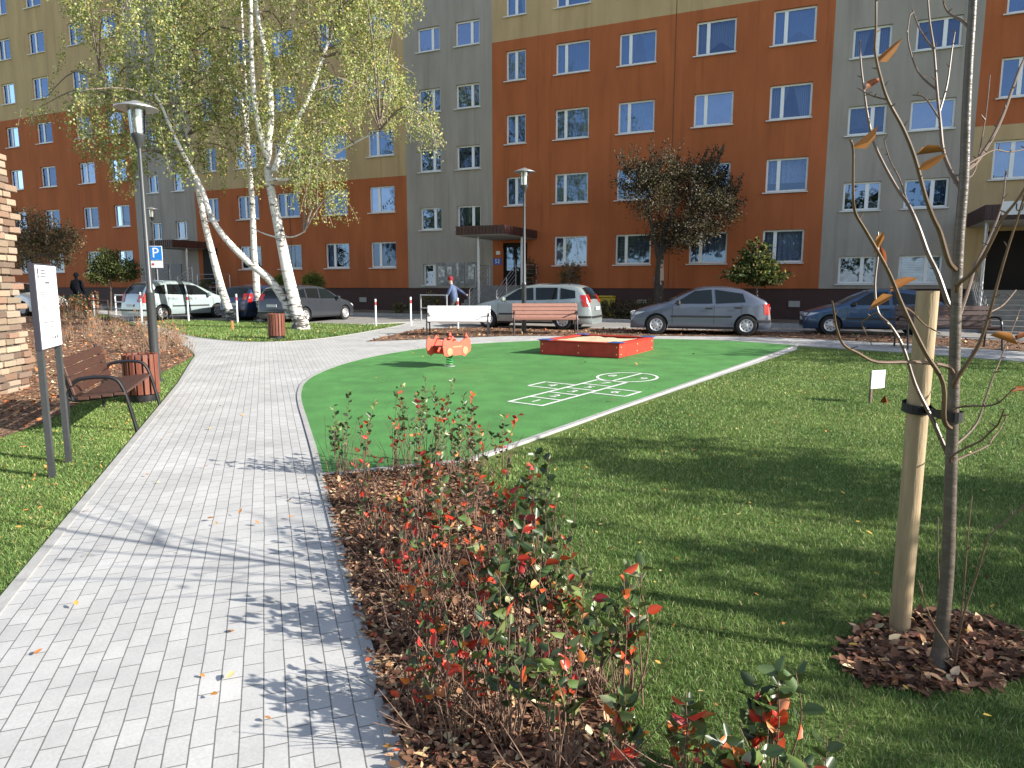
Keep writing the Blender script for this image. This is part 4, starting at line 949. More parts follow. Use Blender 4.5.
    for sy in (-1, 1): b = MB(); spatch(b, -hl + .01, -hl + .5, .39, .46, .012, 4, 1, sy); b.build('bumper_strip', M_TRIM, t)
    if rails:
        b = MB()
        for sy in (-1, 1):
            y = sy * (hw(0, zt_(0) - .01) - .06); b.tube([(.35, y, zt_(.35) + .02), (.3, y, zt_(.3) + .06), (-hl + .85, y, zt_(-hl + .85) + .06), (-hl + .8, y, zt_(-hl + .8) + .02)], .016, 6)
        b.build('roof_rail', M_TRIM, t, True)
    return t
def paint(name, c, metal=.35): return mat(name, c, .3, metal=metal, coat=.8, var=.04, scale=3)
HATCH = dict(Lc=4.11, Wd=1.71, belt=(.86, .96), wheels=(1.27, -1.34), wr_=.3,
    prof=[(2.055, .42), (2.03, .62), (1.95, .7), (1.5, .83), (1.02, .95), (.55, 1.2), (.15, 1.37), (-.25, 1.43), (-.85, 1.42), (-1.25, 1.35), (-1.6, 1.17), (-1.85, 1.03), (-1.98, 1.0), (-2.03, .8), (-2.055, .45)],
    sides=[[(.76, .94), (-.36, .95), (-.32, 1.36), (.16, 1.32)], [(-.46, .95), (-1.3, .99), (-1.22, 1.24), (-.42, 1.36)]], shield=(.98, .18), rearw=(-1.28, -1.83), taill=(.62, .93, .2),
    lights=dict(hz=(.58, .7), seams=(.8, -.41, -1.2), handles=(-.26, -1.08), mirror=.64, mirror_mat=M_TRIM, tail_poly=[(-2.04, .62), (-1.84, .62), (-1.8, .94), (-2.0, .94)], end=True))
p = at(698, 333, 22.0); p.z = gz(p.y) + .006
make_car('steel grey hatchback parked behind the sandbox, its tail to the right', paint('grey_blue_paint', (.1, .115, .155)), p, R(180 - 13), sc=1.02, trimz=.56, **HATCH)
p = at(869, 334, 21.8); p.z = gz(p.y) + .006
make_car('dark blue hatchback parked in shade behind the young staked tree', paint('blue_paint', (.03, .075, .15)), p, R(180 - 17), sc=.98, trimz=.52, **HATCH)
WAGON = dict(Lc=4.5, Wd=1.78, belt=(.88, .98), wheels=(1.4, -1.29), wr_=.31,
    prof=[(2.25, .42), (2.22, .64), (2.1, .72), (1.6, .86), (1.15, .96), (.6, 1.25), (.2, 1.42), (-.3, 1.49), (-1.2, 1.48), (-1.75, 1.43), (-1.95, 1.3), (-2.1, 1.0), (-2.2, .9), (-2.25, .48)],
    sides=[[(.9, .95), (-.28, .97), (-.22, 1.38), (.28, 1.34)], [(-.36, .97), (-1.1, 1.0), (-1.08, 1.38), (-.3, 1.38)], [(-1.2, 1.0), (-1.72, 1.04), (-1.68, 1.28), (-1.17, 1.37)]], shield=(1.05, .3), rearw=(-1.86, -2.12), taill=(.75, 1.2, .2),
    lights=dict(hz=(.58, .72), seams=(1.0, -.32, -1.1), handles=(-.18, -1.0), mirror=.78, dark_handles=False, pz=.7, tail_poly=[(-2.2, .76), (-1.98, .76), (-1.86, 1.14), (-2.02, 1.14)], tr=(-2.03, -2.15)))
p = at(534, 328, 24.6); p.z = gz(p.y) + .006
make_car('silver estate car parked before the entrance stairs, tail by the hedge', paint('silver_paint', (.31, .35, .35), .35), p, R(180 - 21), sc=1.02, rails=True, trimz=.5, **WAGON)
p = at(309, 318, 28.3); p.z = gz(p.y) + .006
make_car('dark grey estate car behind the forked birch, rear lamp showing', paint('dark_grey_paint', (.045, .05, .06)), p, R(68), sc=.96, trimz=None, **WAGON)
p = at(270, 318, 30.0); p.z = gz(p.y) + .006
make_car('navy blue estate car half hidden behind the thin birch trunks', paint('navy_paint', (.018, .035, .09)), p, R(68), sc=.95, trimz=None, **WAGON)
MPV = dict(Lc=4.27, Wd=1.76, belt=(.92, 1.05), wheels=(1.27, -1.27), wr_=.31,
    prof=[(2.135, .42), (2.1, .66), (1.95, .8), (1.5, .97), (1.15, 1.08), (.6, 1.38), (.2, 1.55), (-.3, 1.61), (-1.1, 1.6), (-1.6, 1.5), (-1.85, 1.3), (-2.0, 1.0), (-2.1, .88), (-2.135, .46)],
    sides=[[(.95, 1.02), (-.12, 1.03), (-.08, 1.46), (.35, 1.42)], [(-.2, 1.03), (-1.0, 1.06), (-.95, 1.47), (-.15, 1.47)], [(-1.08, 1.06), (-1.65, 1.1), (-1.4, 1.4), (-1.03, 1.46)]], shield=(1.1, .28), rearw=(-1.62, -1.98), taill=(.75, 1.05, .16),
    lights=dict(hz=(.62, .8), seams=(1.05, -.16, -1.0), handles=(0, -.85), mirror=.82, dark_handles=False, pz=.62, tail_poly=[(-2.1, .72), (-1.9, .72), (-1.84, 1.1), (-1.95, 1.08)], tr=(-1.96, -2.09)))
p = at(180, 316, 29.9); p.z = gz(p.y) + .006
make_car('pale silver-green minivan parked nose to the building behind the bollards', paint('pale_green_silver_paint', (.34, .41, .42), .3), p, R(58), sc=1.0, trimz=.58, **MPV)
p = at(22, 312, 33.0); p.z = gz(p.y) + .006
make_car('white car half hidden behind the brick pillar', paint('white_paint', (.8, .8, .8), 0), p, R(-20), sc=1.05, trimz=None, **HATCH)

# ------------------------------------------------------------------ people
def person(label, loc, rz, joints, edges, parts, sc=1.0):
    """one continuous skinned body; clothing colours by height and side live in its material slots"""
    t = thing('person', label, 'person', loc, rz, None, sc)
    me = bpy.data.meshes.new('body'); me.from_pydata([j[0] for j in joints], edges, []); o = link('body', me, t)
    sk = o.modifiers.new('s', 'SKIN'); 
    for v, j in zip(me.skin_vertices[0].data, joints): v.radius = (j[1], j[1] if len(j) < 3 else j[2])
    me.skin_vertices[0].data[0].use_root = True
    sk.use_smooth_shade = True; ss = o.modifiers.new('u', 'SUBSURF'); ss.levels = 2; ss.render_levels = 2
    bpy.context.view_layer.update(); m2 = evaluated(o); o.modifiers.clear(); o.data = m2; m2.name = 'body'
    m2.materials.clear()
    for q in parts['mats']: m2.materials.append(q)
    for p_ in m2.polygons: p_.material_index = parts['pick'](p_.center)
    return t
M_SKIN = mat('skin', (.5, .3, .22), .6); M_DARKCOAT = mat('black_coat', (.006, .007, .01), 1.0, spec=.1, var=.2, scale=20); M_JEANS = mat('dark_trousers', (.05, .05, .06), .85)
def body(arms, legs, lean=0.0):
    J = [((0, 0, .95), .2, .17), ((lean * .4, 0, 1.15), .2, .17), ((lean * .8, 0, 1.36), .21, .16), ((lean, 0, 1.5), .06), ((lean * 1.2, 0, 1.58), .075), ((lean * 1.25, 0, 1.68), .098, .088), ((lean * 1.25, 0, 1.77), .07)]
    E_ = [(0, 1), (1, 2), (2, 3), (3, 4), (4, 5), (5, 6)]
    for a in arms:
        k = len(J); J += [(a[0], .085), (a[1], .07), (a[2], .052), (a[3], .045)]; E_ += [(2, k), (k, k + 1), (k + 1, k + 2), (k + 2, k + 3)]
    for l in legs:
        k = len(J); J += [(l[0], .115), (l[1], .085), (l[2], .048), (l[3], .045)]; E_ += [(0, k), (k, k + 1), (k + 1, k + 2), (k + 2, k + 3)]
    return J, E_
J, E_ = body([[(0, .21, 1.42), (-.04, .27, 1.15), (.1, .24, .93), (.16, .23, .86)], [(0, -.21, 1.42), (.02, -.27, 1.14), (.12, -.24, .93), (.18, -.23, .86)]],
             [[(.02, .1, .85), (.12, .1, .48), (.08, .1, .08), (.2, .11, .04)], [(-.02, -.1, .85), (-.06, -.1, .48), (-.22, -.1, .1), (-.1, -.11, .05)]])
p = at(79, 308, 34.5); p.z = gz(p.y)
tt = person('pedestrian in black coat walking away past the parking on the left', p, R(80), J, E_, dict(mats=[M_DARKCOAT, M_JEANS, M_SKIN], pick=lambda c: 2 if (c.z > 1.5 and c.z < 1.66 and c.x > .04) else 1 if c.z < .6 else 0), 1.1)
b = MB(); b.lathe([(.1, 1.64), (.112, 1.7), (.1, 1.77), (.05, 1.82), (.01, 1.83)], n=14); b.build('cap', M_DARKCOAT, tt, True)
J, E_ = body([[(.12, .2, 1.4), (.22, .25, 1.16), (.34, .2, .98), (.4, .18, .93)], [(.08, -.22, 1.4), (-.18, -.3, 1.24), (-.42, -.3, 1.08), (-.52, -.28, 1.03)]],
             [[(.02, .1, .85), (.2, .1, .5), (.1, .1, .1), (.22, .1, .05)], [(-.02, -.1, .85), (-.1, -.1, .48), (-.3, -.1, .14), (-.2, -.1, .06)]], .14)
p = at(455, 318, 29.0); p.z = gz(p.y)
M_BLUEJ = mat('blue_jacket', (.08, .11, .2), .8, var=.25, scale=12)
tt = person('walking person in a red hat and blue jacket behind the whitish bench', p, R(175), J, E_, dict(mats=[M_BLUEJ, M_JEANS, M_SKIN], pick=lambda c: 2 if (c.z > 1.52 or (c.x < -.46 and c.z > .9)) else 1 if c.z < .84 else 0), .98)
b = MB(); b.lathe([(.11, 1.68), (.118, 1.72), (.11, 1.79), (.07, 1.85), (.02, 1.87)], (.175, 0, 0), n=14); b.build('hat', mat('red_wool', (.22, .012, .018), .9), tt, True)

# ------------------------------------------------------------------ trees
def tubes_px(b, pts, Y, r0, r1, n=7, dY=0.0, k=4):
    """a limb seen along pixels pts, at depth Y drifting by dY"""
    m = len(pts); P = [at(x, y, Y + dY * i / max(1, m - 1)) for i, (x, y) in enumerate(pts)]
    P = smooth_line(P, k); q = len(P); b.tube(P, [r0 + (r1 - r0) * (i / (q - 1)) ** .8 for i in range(q)], n); return P
def shift(b, base):
    b.v = [(x - base.x, y - base.y, z - base.z) for x, y, z in b.v]
def hanging_foliage(n_str, poly, Y, dY, lens, per, size, pal, w, hole=.5, seed=0, droop=1.0):
    """leafy strands hanging through the volume behind an outline"""
    rng = np.random.default_rng(seed); poly = np.array(poly, float); lo, hi = poly.min(0), poly.max(0); out = []; tw = []
    c0 = rng.uniform(lo, hi, size=(40, 2)); 
    while len(tw) < n_str:
        x, y = rng.uniform(lo, hi)
        if not inpoly(np.array([x]), np.array([y]), poly)[0]: continue
        # holes: strands gather round random clump centres
        d = np.min(np.hypot((c0[:, 0] - x), (c0[:, 1] - y) * 1.2)) / 40
        if rng.uniform() < hole * min(1, d): continue
        Yk = Y + dY * rng.normal() * .5; p = np.array(at(x, y, Yk)); l = rng.uniform(*lens); sway = rng.normal(size=2) * .25
        m = 5; line_ = [p + np.array([sway[0] * (t / m) * l, sway[1] * (t / m) * l, (l * .5 - l * (t / m) ** 1.2) * droop]) for t in range(m + 1)]
        tw.append(line_); k = int(per * l * rng.uniform(.6, 1.4))
        tt_ = rng.uniform(0, 1, k) * m; i0 = np.minimum(tt_.astype(int), m - 1); fr_ = (tt_ - i0)[:, None]; A = np.array(line_)
        out.append(A[i0] * (1 - fr_) + A[i0 + 1] * fr_ + rng.normal(size=(k, 3)) * .09)
    P = np.concatenate(out); n = len(P); D = RNG.normal(size=(n, 3)); D[:, 2] -= .8
    return P, D, RNG.uniform(size[0], size[1], n), palette(n, pal, w, .3), tw
BIRCHP = [(.34, .37, .12), (.26, .31, .09), (.17, .21, .06), (.54, .43, .13), (.5, .49, .28)]
def birch(label, base, trunks, foliages, seed):
    t = thing('birch_tree', label, 'tree', base, 0, 'birches on the grass island'); first = True
    b = MB(); segs = []
    for pts, Y, r0, r1, dY in trunks: segs.append(tubes_px(b, pts, Y, r0, r1, 10, dY))
    # root flare
    b.tube([base + Vector((0, 0, -.05)), base + Vector((0, 0, .12)), base + Vector((-.03, 0, .45))], [trunks[0][2] * 1.75, trunks[0][2] * 1.3, trunks[0][2] * .98], 12)
    shift(b, base); b.build('trunk', M_BIRCH, t, True)
    nodes_ = [q for s_ in segs for q in s_[len(s_) // 3:]]
    PP_, DD, SS, CC = [], [], [], []; br = MB(); rl = random.Random(seed)
    for fo in foliages:
        P, D, sz, c, tw = hanging_foliage(*fo); PP_.append(P); DD.append(D); SS.append(sz); CC.append(c)
        for i, s_ in enumerate(tw):
            if i % 2 == 0: br.tube(s_, [.007] * len(s_), 3, caps=False)
            if i % 9 == 0:                       # a limb from the nearest trunk to this strand
                e = Vector(s_[0]); q = min(nodes_, key=lambda v: (v - e).length + max(0, v.z - e.z) * 1.5)
                if (q - e).length < 7: m_ = (q + e) / 2 + Vector((0, 0, .35 * (q - e).length * .4)); br.tube(smooth_line([q, m_, e], 4), [.04 - .0035 * j for j in range(9)], 5, caps=False)
    shift(br, base); br.build('twigs', mat('birch_twig', (.2, .16, .13), .8), t)['kind'] = 'stuff'
    P = np.concatenate(PP_) - np.array(base); leaves_mesh('crown', P, np.concatenate(DD), np.concatenate(SS), np.concatenate(CC), M_LEAF, t, width=.8)
    return t
W5 = [5, 4, 2.2, 1.1, 2]
baseM = G(301, 330); YM = baseM.y
polyB = [(252, -70), (416, -70), (414, 0), (406, 30), (402, 45), (392, 60), (396, 78), (418, 92), (438, 104), (441, 132), (428, 146), (408, 122), (390, 136), (374, 112), (352, 122), (345, 150), (334, 168), (340, 196), (324, 210), (308, 200), (292, 178), (262, 200), (248, 160), (240, 60)]
polyB2 = [(300, 150), (345, 150), (352, 200), (335, 222), (312, 215), (296, 190)]
birch('large forked white birch rising beside the round wooden bin', baseM,
      [([(301, 330), (295, 305), (288, 275), (283, 250), (277, 220), (272, 195), (268, 168), (269, 140), (271, 108), (266, 55), (257, 12), (252, -60)], YM, .24, .055, .4),
       ([(291, 318), (284, 300), (270, 280), (252, 265), (236, 250), (222, 234), (210, 214), (203, 192), (192, 170), (180, 147), (172, 130), (162, 107), (155, 95)], YM + .1, .165, .035, .6),
       ([(274, 172), (280, 155), (293, 130), (311, 92), (323, 57), (336, 22), (350, -30)], YM, .11, .04, 1.0),
       ([(268, 160), (262, 140), (256, 112), (252, 67), (251, 15), (249, -60)], YM, .11, .045, -.8),
       ([(280, 234), (288, 237), (296, 236), (304, 232)], YM, .035, .015, -.5), ([(280, 238), (268, 235), (256, 230), (250, 226)], YM, .03, .012, .4), ([(268, 180), (295, 178), (316, 165), (345, 148), (362, 139), (380, 130)], YM, .06, .02, -1)],
      [(640, polyB, YM + 1.0, 4.2, (.6, 1.5), 56, (.05, .09), BIRCHP, W5, .93, 21), (50, polyB2, YM - .6, 1.0, (.5, 1.0), 42, (.045, .085), BIRCHP, W5, .2, 22)], 3)
base1 = G(233, 322); Y1 = base1.y
polyA = [(60, -70), (255, -70), (252, 60), (250, 120), (240, 176), (216, 190), (192, 165), (168, 184), (142, 178), (120, 168), (112, 150), (92, 152), (76, 138), (70, 112), (48, 112), (58, 92), (66, 72), (60, 54), (72, 36), (58, 14)]
polyA2 = [(70, 112), (98, 112), (98, 158), (78, 162)]; polyA3 = [(22, 118), (60, 96), (72, 112), (44, 128)]; polyA4 = [(102, 150), (140, 160), (130, 200), (110, 190)]
birch('left birch with a trunk leaning left beside the silver minivan', base1,
      [([(233, 322), (228, 308), (222, 290), (216, 268), (211, 248), (205, 224), (199, 194), (193, 165), (186, 125), (180, 85), (177, 50), (172, -10), (168, -70)], Y1, .19, .04, -.8),
       ([(193, 165), (170, 120), (140, 108), (118, 92), (100, 70)], Y1 - .5, .06, .015, -1.5), ([(186, 125), (172, 100), (158, 70), (130, 30), (122, 10)], Y1, .07, .02, 1)],
      [(490, polyA, Y1 - 1.0, 4.5, (.6, 1.7), 56, (.055, .1), BIRCHP, W5, .85, 31), (22, polyA2, Y1 - 1.5, 1.5, (.5, .9), 40, (.05, .09), BIRCHP, W5, .2, 32), (16, polyA3, Y1 - 1, 1.5, (.4, .8), 36, (.05, .09), BIRCHP, W5, .2, 33), (20, polyA4, Y1 - 1, 1.5, (.5, .9), 36, (.05, .09), BIRCHP, W5, .2, 34)], 4)
base2 = G(259, 321); Y2 = base2.y
polyM = [(120, -70), (260, -70), (262, 60), (262, 175), (240, 190), (215, 170), (170, 150), (130, 100)]
birch('middle birch with a straight slender trunk standing behind the bin', base2,
      [([(259, 321), (257, 300), (256, 275), (254, 250), (252, 200), (248, 150), (240, 97), (212, 77), (192, 57), (177, 37), (160, 2), (150, -40)], Y2, .17, .035, -1.0), ([(248, 150), (246, 90), (242, 20), (240, -50)], Y2, .08, .03, .8)],
      [(170, polyM, Y2 - 1, 4.0, (.6, 1.6), 56, (.05, .095), BIRCHP, W5, .7, 41)], 5)

def bushy(name, label, cat, base, clumps, trunk, n, size, pal, w, mt=M_LEAF, bark=M_BARK, group=None, spikes=0, core=None):
    """clumps: (centre offset, radius xyz); leaves fill the shell of each clump unevenly"""
    t = thing(name, label, cat, base, 0, group); b = MB(); ends = []
    for pts, r0, r1 in trunk: P = smooth_line(pts, 4); b.tube(P, [r0 + (r1 - r0) * i / (len(P) - 1) for i in range(len(P))], 8); ends += P
    Ps, Ds = [], []; tot = sum(r[0] * r[1] * r[2] for c, r in clumps) 
    for c, r in clumps:
        k = int(n * r[0] * r[1] * r[2] / tot) + 20; d = norm(RNG.normal(size=(k, 3))); rad = RNG.uniform(.25, 1, (k, 1)) ** .5 * (1 + .18 * RNG.normal(size=(k, 1)))
        # twig-like grouping
        tw = norm(RNG.normal(size=(max(6, k // 14), 3))); pick = RNG.integers(0, len(tw), k); d = norm(tw[pick] + d * .22)
        Ps.append(np.array(c) + d * rad * np.array(r)); Ds.append(d + RNG.normal(size=(k, 3)) * .6)
        for q in tw[:30]:
            e = Vector(np.array(c) + q * np.array(r) * .95); s_ = min(ends, key=lambda v: (v - Vector(c)).length); m_ = (s_ + Vector(c)) / 2
            b.tube([s_, Vector(c) * .7 + s_ * .3, e], [.022, .014, .005], 4, caps=False)
    if spikes:
        for i in range(spikes):
            c, r = random.choice(clumps); q = Vector((random.gauss(.25, .5), random.gauss(0, .4), 1.3)).normalized(); s_ = Vector(c) + Vector((random.uniform(-.6, .6) * r[0], random.uniform(-.6, .6) * r[1], .3 * r[2])); e = s_ + q * random.uniform(.45, 1.25)
            b.tube([s_, e], [.018, .006], 4, caps=False); k = 26; tt_ = RNG.uniform(.1, 1, (k, 1)); Ps.append(np.array(s_) * (1 - tt_) + np.array(e) * tt_ + RNG.normal(size=(k, 3)) * .04); Ds.append(RNG.normal(size=(k, 3)) + np.array(q))
    b.build('trunk', bark, t, True)
    P = np.concatenate(Ps); D = np.concatenate(Ds); k = len(P); leaves_mesh('crown', P, D, RNG.uniform(size[0], size[1], k), palette(k, pal, w, .35), mt, t, width=.65); return t
PLUM = [(.035, .026, .018), (.07, .055, .03), (.13, .115, .05), (.28, .25, .16)]
pb = atd(659, 310, 2.3); pb.z = gz(pb.y) + .1; kk = pb.y / F
def off(px, py, dy=0): q = at(px, py, pb.y + dy) - pb; return q
bushy('plum_tree', 'round dark purple-leaved tree in front of the orange wall', 'tree', pb,
      [(off(650, 195), (1.0, 1.0, .9)), (off(690, 186, .4), (1.05, 1.1, .95)), (off(712, 212, -.5), (1.0, .9, .75)), (off(672, 234, .3), (1.1, 1.0, .7)), (off(664, 172), (.9, .9, .45)), (off(706, 176, .2), (.7, .8, .45)), (off(636, 180, .3), (.9, .8, .6)), (off(727, 200), (.7, .6, .5)), (off(694, 232, -.6), (1.0, .8, .55))],
      [([(0, 0, -.1), off(659, 285), off(660, 262), off(664, 235), off(676, 200)], .24, .06), ([off(660, 262), off(654, 235), off(645, 200)], .13, .04), ([off(662, 250), off(690, 225), off(715, 200)], .12, .04)], 20000, (.05, .095), PLUM, [3, 3, 2.4, 1.6], bark=mat('dark_bark', (.035, .026, .02), .85, var=.3, scale=9, bump=.5), spikes=150)
pb = atd(757, 318, 2.0); pb.z = gz(pb.y) + .1
bushy('small_fir', 'small green fir-like tree on a thin stem behind the grey hatchback', 'tree', pb, [(off(757, 268), (.8, .7, .38)), (off(750, 275), (.95, .7, .28)), (off(764, 276), (.85, .7, .3)), (off(757, 254), (.5, .5, .4)), (off(757, 246), (.25, .25, .3))],
      [([(0, 0, -.1), off(757, 285), off(757, 250)], .05, .02)], 3600, (.09, .16), [(.04, .07, .02), (.1, .13, .04), (.2, .2, .06), (.26, .2, .06)], [3, 3, 2, 1])
# left: brown bushy tree, lollipop trees, clipped globes
pb = at(38, 305, 31.5); pb.z = gz(pb.y)
bushy('bushy_tree', 'brownish bushy tree behind the brick pillar and info board', 'tree', pb, [(off(30, 230), (1.2, 1.2, .95)), (off(52, 240, .4), (1.2, 1.1, .8)), (off(64, 238), (.6, .7, .55)), (off(22, 250), (1.1, 1, .9)), (off(45, 255, -.4), (1.0, 1, .7)), (off(60, 258), (.45, .6, .5))],
      [([(0, 0, -.1), off(38, 285), off(40, 255), off(42, 235)], .1, .04)], 8000, (.06, .11), [(.07, .06, .025), (.15, .12, .055), (.22, .17, .09), (.28, .2, .12)], [2, 3, 3, 1.5], spikes=10)
pb = at(111, 312, 37.0); pb.z = gz(pb.y)
bushy('round_tree', 'small round-crowned green tree against the orange wall on the left', 'tree', pb, [(off(104, 264), (.75, .7, .65)), (off(102, 274), (.75, .7, .55)), (off(109, 258), (.5, .5, .5)), (off(124, 271), (.75, .7, .55)), (off(127, 268), (.5, .6, .45))], [([(0, 0, -.1), off(111, 295), off(110, 270)], .06, .04)], 6000, (.07, .12), [(.03, .05, .015), (.09, .12, .03), (.17, .18, .06)], [3, 4, 2])
for px, py, rr_, lab in ((282, 282, 7.5, 'clipped green globe shrub left of the forked birch trunk'), (313.5, 283, 10.5, 'clipped green globe shrub behind the grey estate roof')):
    pb = at(px, 315, 34.5); pb.z = gz(pb.y); c = off(px, py); r = rr_ * 34.5 / F
    bushy('globe_shrub', lab, 'shrub', pb, [(c, (r, r, r * .95)), (c, (r * .7, r * .7, r * .7))], [([(0, 0, -.1), c * .6, c], .04, .02)], 3800, (.05, .08), [(.08, .12, .02), (.16, .2, .04), (.24, .27, .07)], [2, 4, 2], group='clipped globe shrubs')
# hedge
pb = atd(617, 318, 2.3); pb.z = gz(pb.y) + .1
c_ = []
for i in range(14): c_.append((Vector((math.cos(TH), -math.sin(TH), 0)) * (i * .33 - 2.0) + Vector((0, 0, .36)), (.3, .36, .37)))
bushy('hedge', 'low clipped olive hedge between the silver estate and the grey hatchback', 'hedge', pb, c_, [([(0, 0, 0), (0, 0, .4)], .02, .01)], 9000, (.045, .08), [(.05, .05, .02), (.11, .1, .035), (.2, .17, .07), (.14, .08, .05)], [3, 4, 2, 1.5])
for px, py, w_, h_, d, lab, pal in ((430, 316, .55, .9, 1.6, 'straggly yellowing shrub at the plinth left of the stairs', [(.16, .14, .05), (.3, .22, .08), (.1, .1, .04)]), (401, 318, .5, .45, 2.0, 'low green shrub at the plinth behind the grey estate', [(.08, .1, .03), (.16, .16, .06), (.3, .2, .1)]),
        (568, 312, .5, 2.3, .8, 'tall thin climbing shrub beside the entrance right of the stairs', [(.1, .09, .03), (.2, .16, .06), (.06, .05, .02)]), (527, 300, .35, 2.4, .5, 'dark leggy climber by the entrance canopy post', [(.07, .05, .025), (.12, .09, .04), (.05, .06, .02)]), (205, 305, .35, 1.5, 2.2, 'narrow clipped evergreen bush by the left entrance', [(.06, .08, .025), (.12, .14, .05), (.05, .06, .02)])):
    pb = atd(px, py, d); pb.z = gz(pb.y) + .1
    bushy('wall_shrub', lab, 'shrub', pb, [((0, 0, h_ * .5), (w_ * .8, w_ * .6, h_ * .45)), ((.1, 0, h_ * .8), (w_, w_ * .6, h_ * .25))], [([(0, 0, -.1), (.03, 0, h_ * .5), (0, 0, h_)], .02, .008), ([(0, 0, 0), (-.12, .05, h_ * .8)], .015, .006)], int(420 + 350 * h_), (.05, .1), pal, [2, 3, 2])

# young tree with its stake
TB = G(938, 669); YT = TB.y
t = thing('young_tree', 'bare young tree with grey bark tied to a wooden stake, few brown leaves', 'tree', TB); b = MB()
tr = [(938, 669), (944, 610), (948, 560), (950, 500), (952, 440), (954, 380), (956, 310), (959, 240), (964, 180), (966, 120), (969, 60), (973, 0), (976, -70), (980, -160)]
P = [at(x, y, YT) for x, y in tr]; P = smooth_line(P, 4); n = len(P)
rad = [.038 if i < 2 else .03 - .018 * (i / (n - 1)) ** .9 for i in range(n)]; rad[0] = .054
b.tube(P, rad, 12); shift(b, TB); b.build('trunk', M_YOUNG, t, True)
BR = [([(946, 366), (915, 362), (877, 362), (858, 353), (843, 344), (836, 326), (834, 312), (832, 301)], .011, -.5),
      ([(946, 451), (935, 425), (928, 411), (915, 384), (903, 347), (890, 325), (878, 312), (875, 284), (878, 255), (878, 232)], .013, .3),
      ([(944, 420), (943, 383), (925, 352), (903, 307), (890, 275), (878, 252), (864, 228), (855, 212), (853, 192), (853, 150), (850, 140)], .013, -.6),
      ([(949, 306), (938, 275), (928, 254), (918, 226), (908, 204), (898, 190), (884, 165), (873, 140), (867, 112), (864, 90), (861, 65), (860, 42)], .014, .5),
      ([(949, 262), (940, 232), (933, 217), (925, 195), (915, 158), (903, 128), (888, 100), (880, 75), (875, 50), (876, 25), (876, -20)], .014, -.3),
      ([(957, 182), (950, 170), (943, 150), (940, 120), (937, 90), (934, 50), (929, 15), (927, -30)], .013, .45), ([(943, 110), (947, 85), (952, 50), (955, 32)], .006, .1),
      ([(961, 20), (950, 14), (944, 4), (942, -20)], .009, .2), ([(962, 174), (972, 166), (980, 157), (992, 138), (1003, 115), (1012, 90), (1020, 68), (1030, 45), (1040, 10)], .014, .4),
      ([(958, 284), (970, 274), (980, 262), (992, 240), (1003, 218), (1018, 199), (1032, 175), (1050, 140)], .013, -.4), ([(956, 326), (968, 290), (975, 267), (988, 240), (998, 217), (1003, 199), (1006, 170)], .012, .6),
      ([(956, 380), (968, 362), (980, 342), (990, 312), (998, 282), (1008, 248), (1018, 217), (1026, 190)], .012, -.3), ([(955, 446), (968, 434), (978, 421), (985, 400), (993, 377), (1001, 358), (1010, 335), (1020, 309)], .008, .3),
      ([(953, 455), (980, 441), (990, 432), (998, 424), (1004, 409)], .007, -.3), ([(953, 462), (985, 447), (993, 438), (1000, 429), (1007, 415)], .007, .4), ([(954, 409), (970, 406), (985, 406), (995, 404), (1003, 399), (1013, 389)], .006, -.2),
      ([(952, 676), (958, 640), (963, 600), (968, 534), (972, 496)], .006, .1), ([(953, 670), (962, 620), (978, 571), (988, 539), (1008, 519), (1023, 506), (1040, 480)], .006, -.2), ([(952, 655), (944, 640), (933, 623), (926, 605), (918, 580)], .004, -.3), ([(941, 600), (938, 560), (938, 521)], .004, .1),
      ([(878, 312), (868, 318), (862, 325), (872, 345)], .005, .2), ([(908, 204), (900, 180), (890, 160), (884, 140)], .005, .2), ([(888, 100), (870, 95), (858, 88)], .004, .1), ([(980, 157), (995, 150), (1010, 152), (1030, 148)], .005, .3), ([(903, 307), (912, 312), (925, 325), (940, 333)], .006, .3), ([(990, 312), (1003, 305), (1016, 290)], .005, .2), ([(964, 180), (975, 170), (985, 120), (990, 75)], .005, .3), ([(932, 50), (920, 30), (912, 8)], .006, .3), ([(935, 90), (918, 72), (908, 40), (910, 15)], .006, .2), ([(938, 120), (925, 98), (912, 95)], .005, .1)]
def to_px(p):
    z = p.z - CZ; fw = p.y * CP - z * SP; return 512 + F * p.x / fw, 384 - F * (p.y * SP + z * CP) / fw
limbs = []
rt = random.Random(4); tips = []; M_BRANCH = mat('brown_branch', (.13, .082, .052), .42, var=.25, scale=9)
for pts, r0, dY in BR:
    ty_ = pts[0][1] + 9; tx_ = next((a[0] + (c[0] - a[0]) * (a[1] - ty_) / (a[1] - c[1]) for a, c in zip(tr, tr[1:]) if a[1] >= ty_ >= c[1]), tr[0][0])
    Ys = YT
    if abs(pts[0][0] - tx_) < 16: pts = [(tx_, ty_)] + pts
    elif limbs:
        q_ = min(limbs, key=lambda a: math.hypot(a[0] - pts[0][0], a[1] - pts[0][1])); pts = [(q_[0], q_[1])] + pts[1:]; Ys = q_[2]
    r0 *= .88; b = MB(); Pm = tubes_px(b, pts, Ys, r0, max(.0025, r0 * .3), 7, dY, 4); limbs += [(*to_px(q), q.y) for q in Pm]
    for q in Pm[3::3]:                       # buds and short spurs
        d = Vector((rt.gauss(0, 1), rt.gauss(0, 1), .8)).normalized() * rt.uniform(.01, .035); b.tube([q, q + d], [.004, .0015], 4)
    tips += [Pm[-1], Pm[-5], Pm[-9] if len(Pm) > 9 else Pm[-1]]
    shift(b, TB); b.build('branch', M_BRANCH, t, True)
lp = [at(x, y, YT + dy) for x, y, dy in ((878, 62, -.2), (866, 90, .4), (851, 148, -.5), (916, 155, -.3), (918, 170, -.2), (880, 245, .3), (884, 232, .2), (890, 292, -.2), (893, 295, -.3), (1016, 340, .2), (1010, 392, .2), (1018, 345, -.2), (885, 395, .2))]
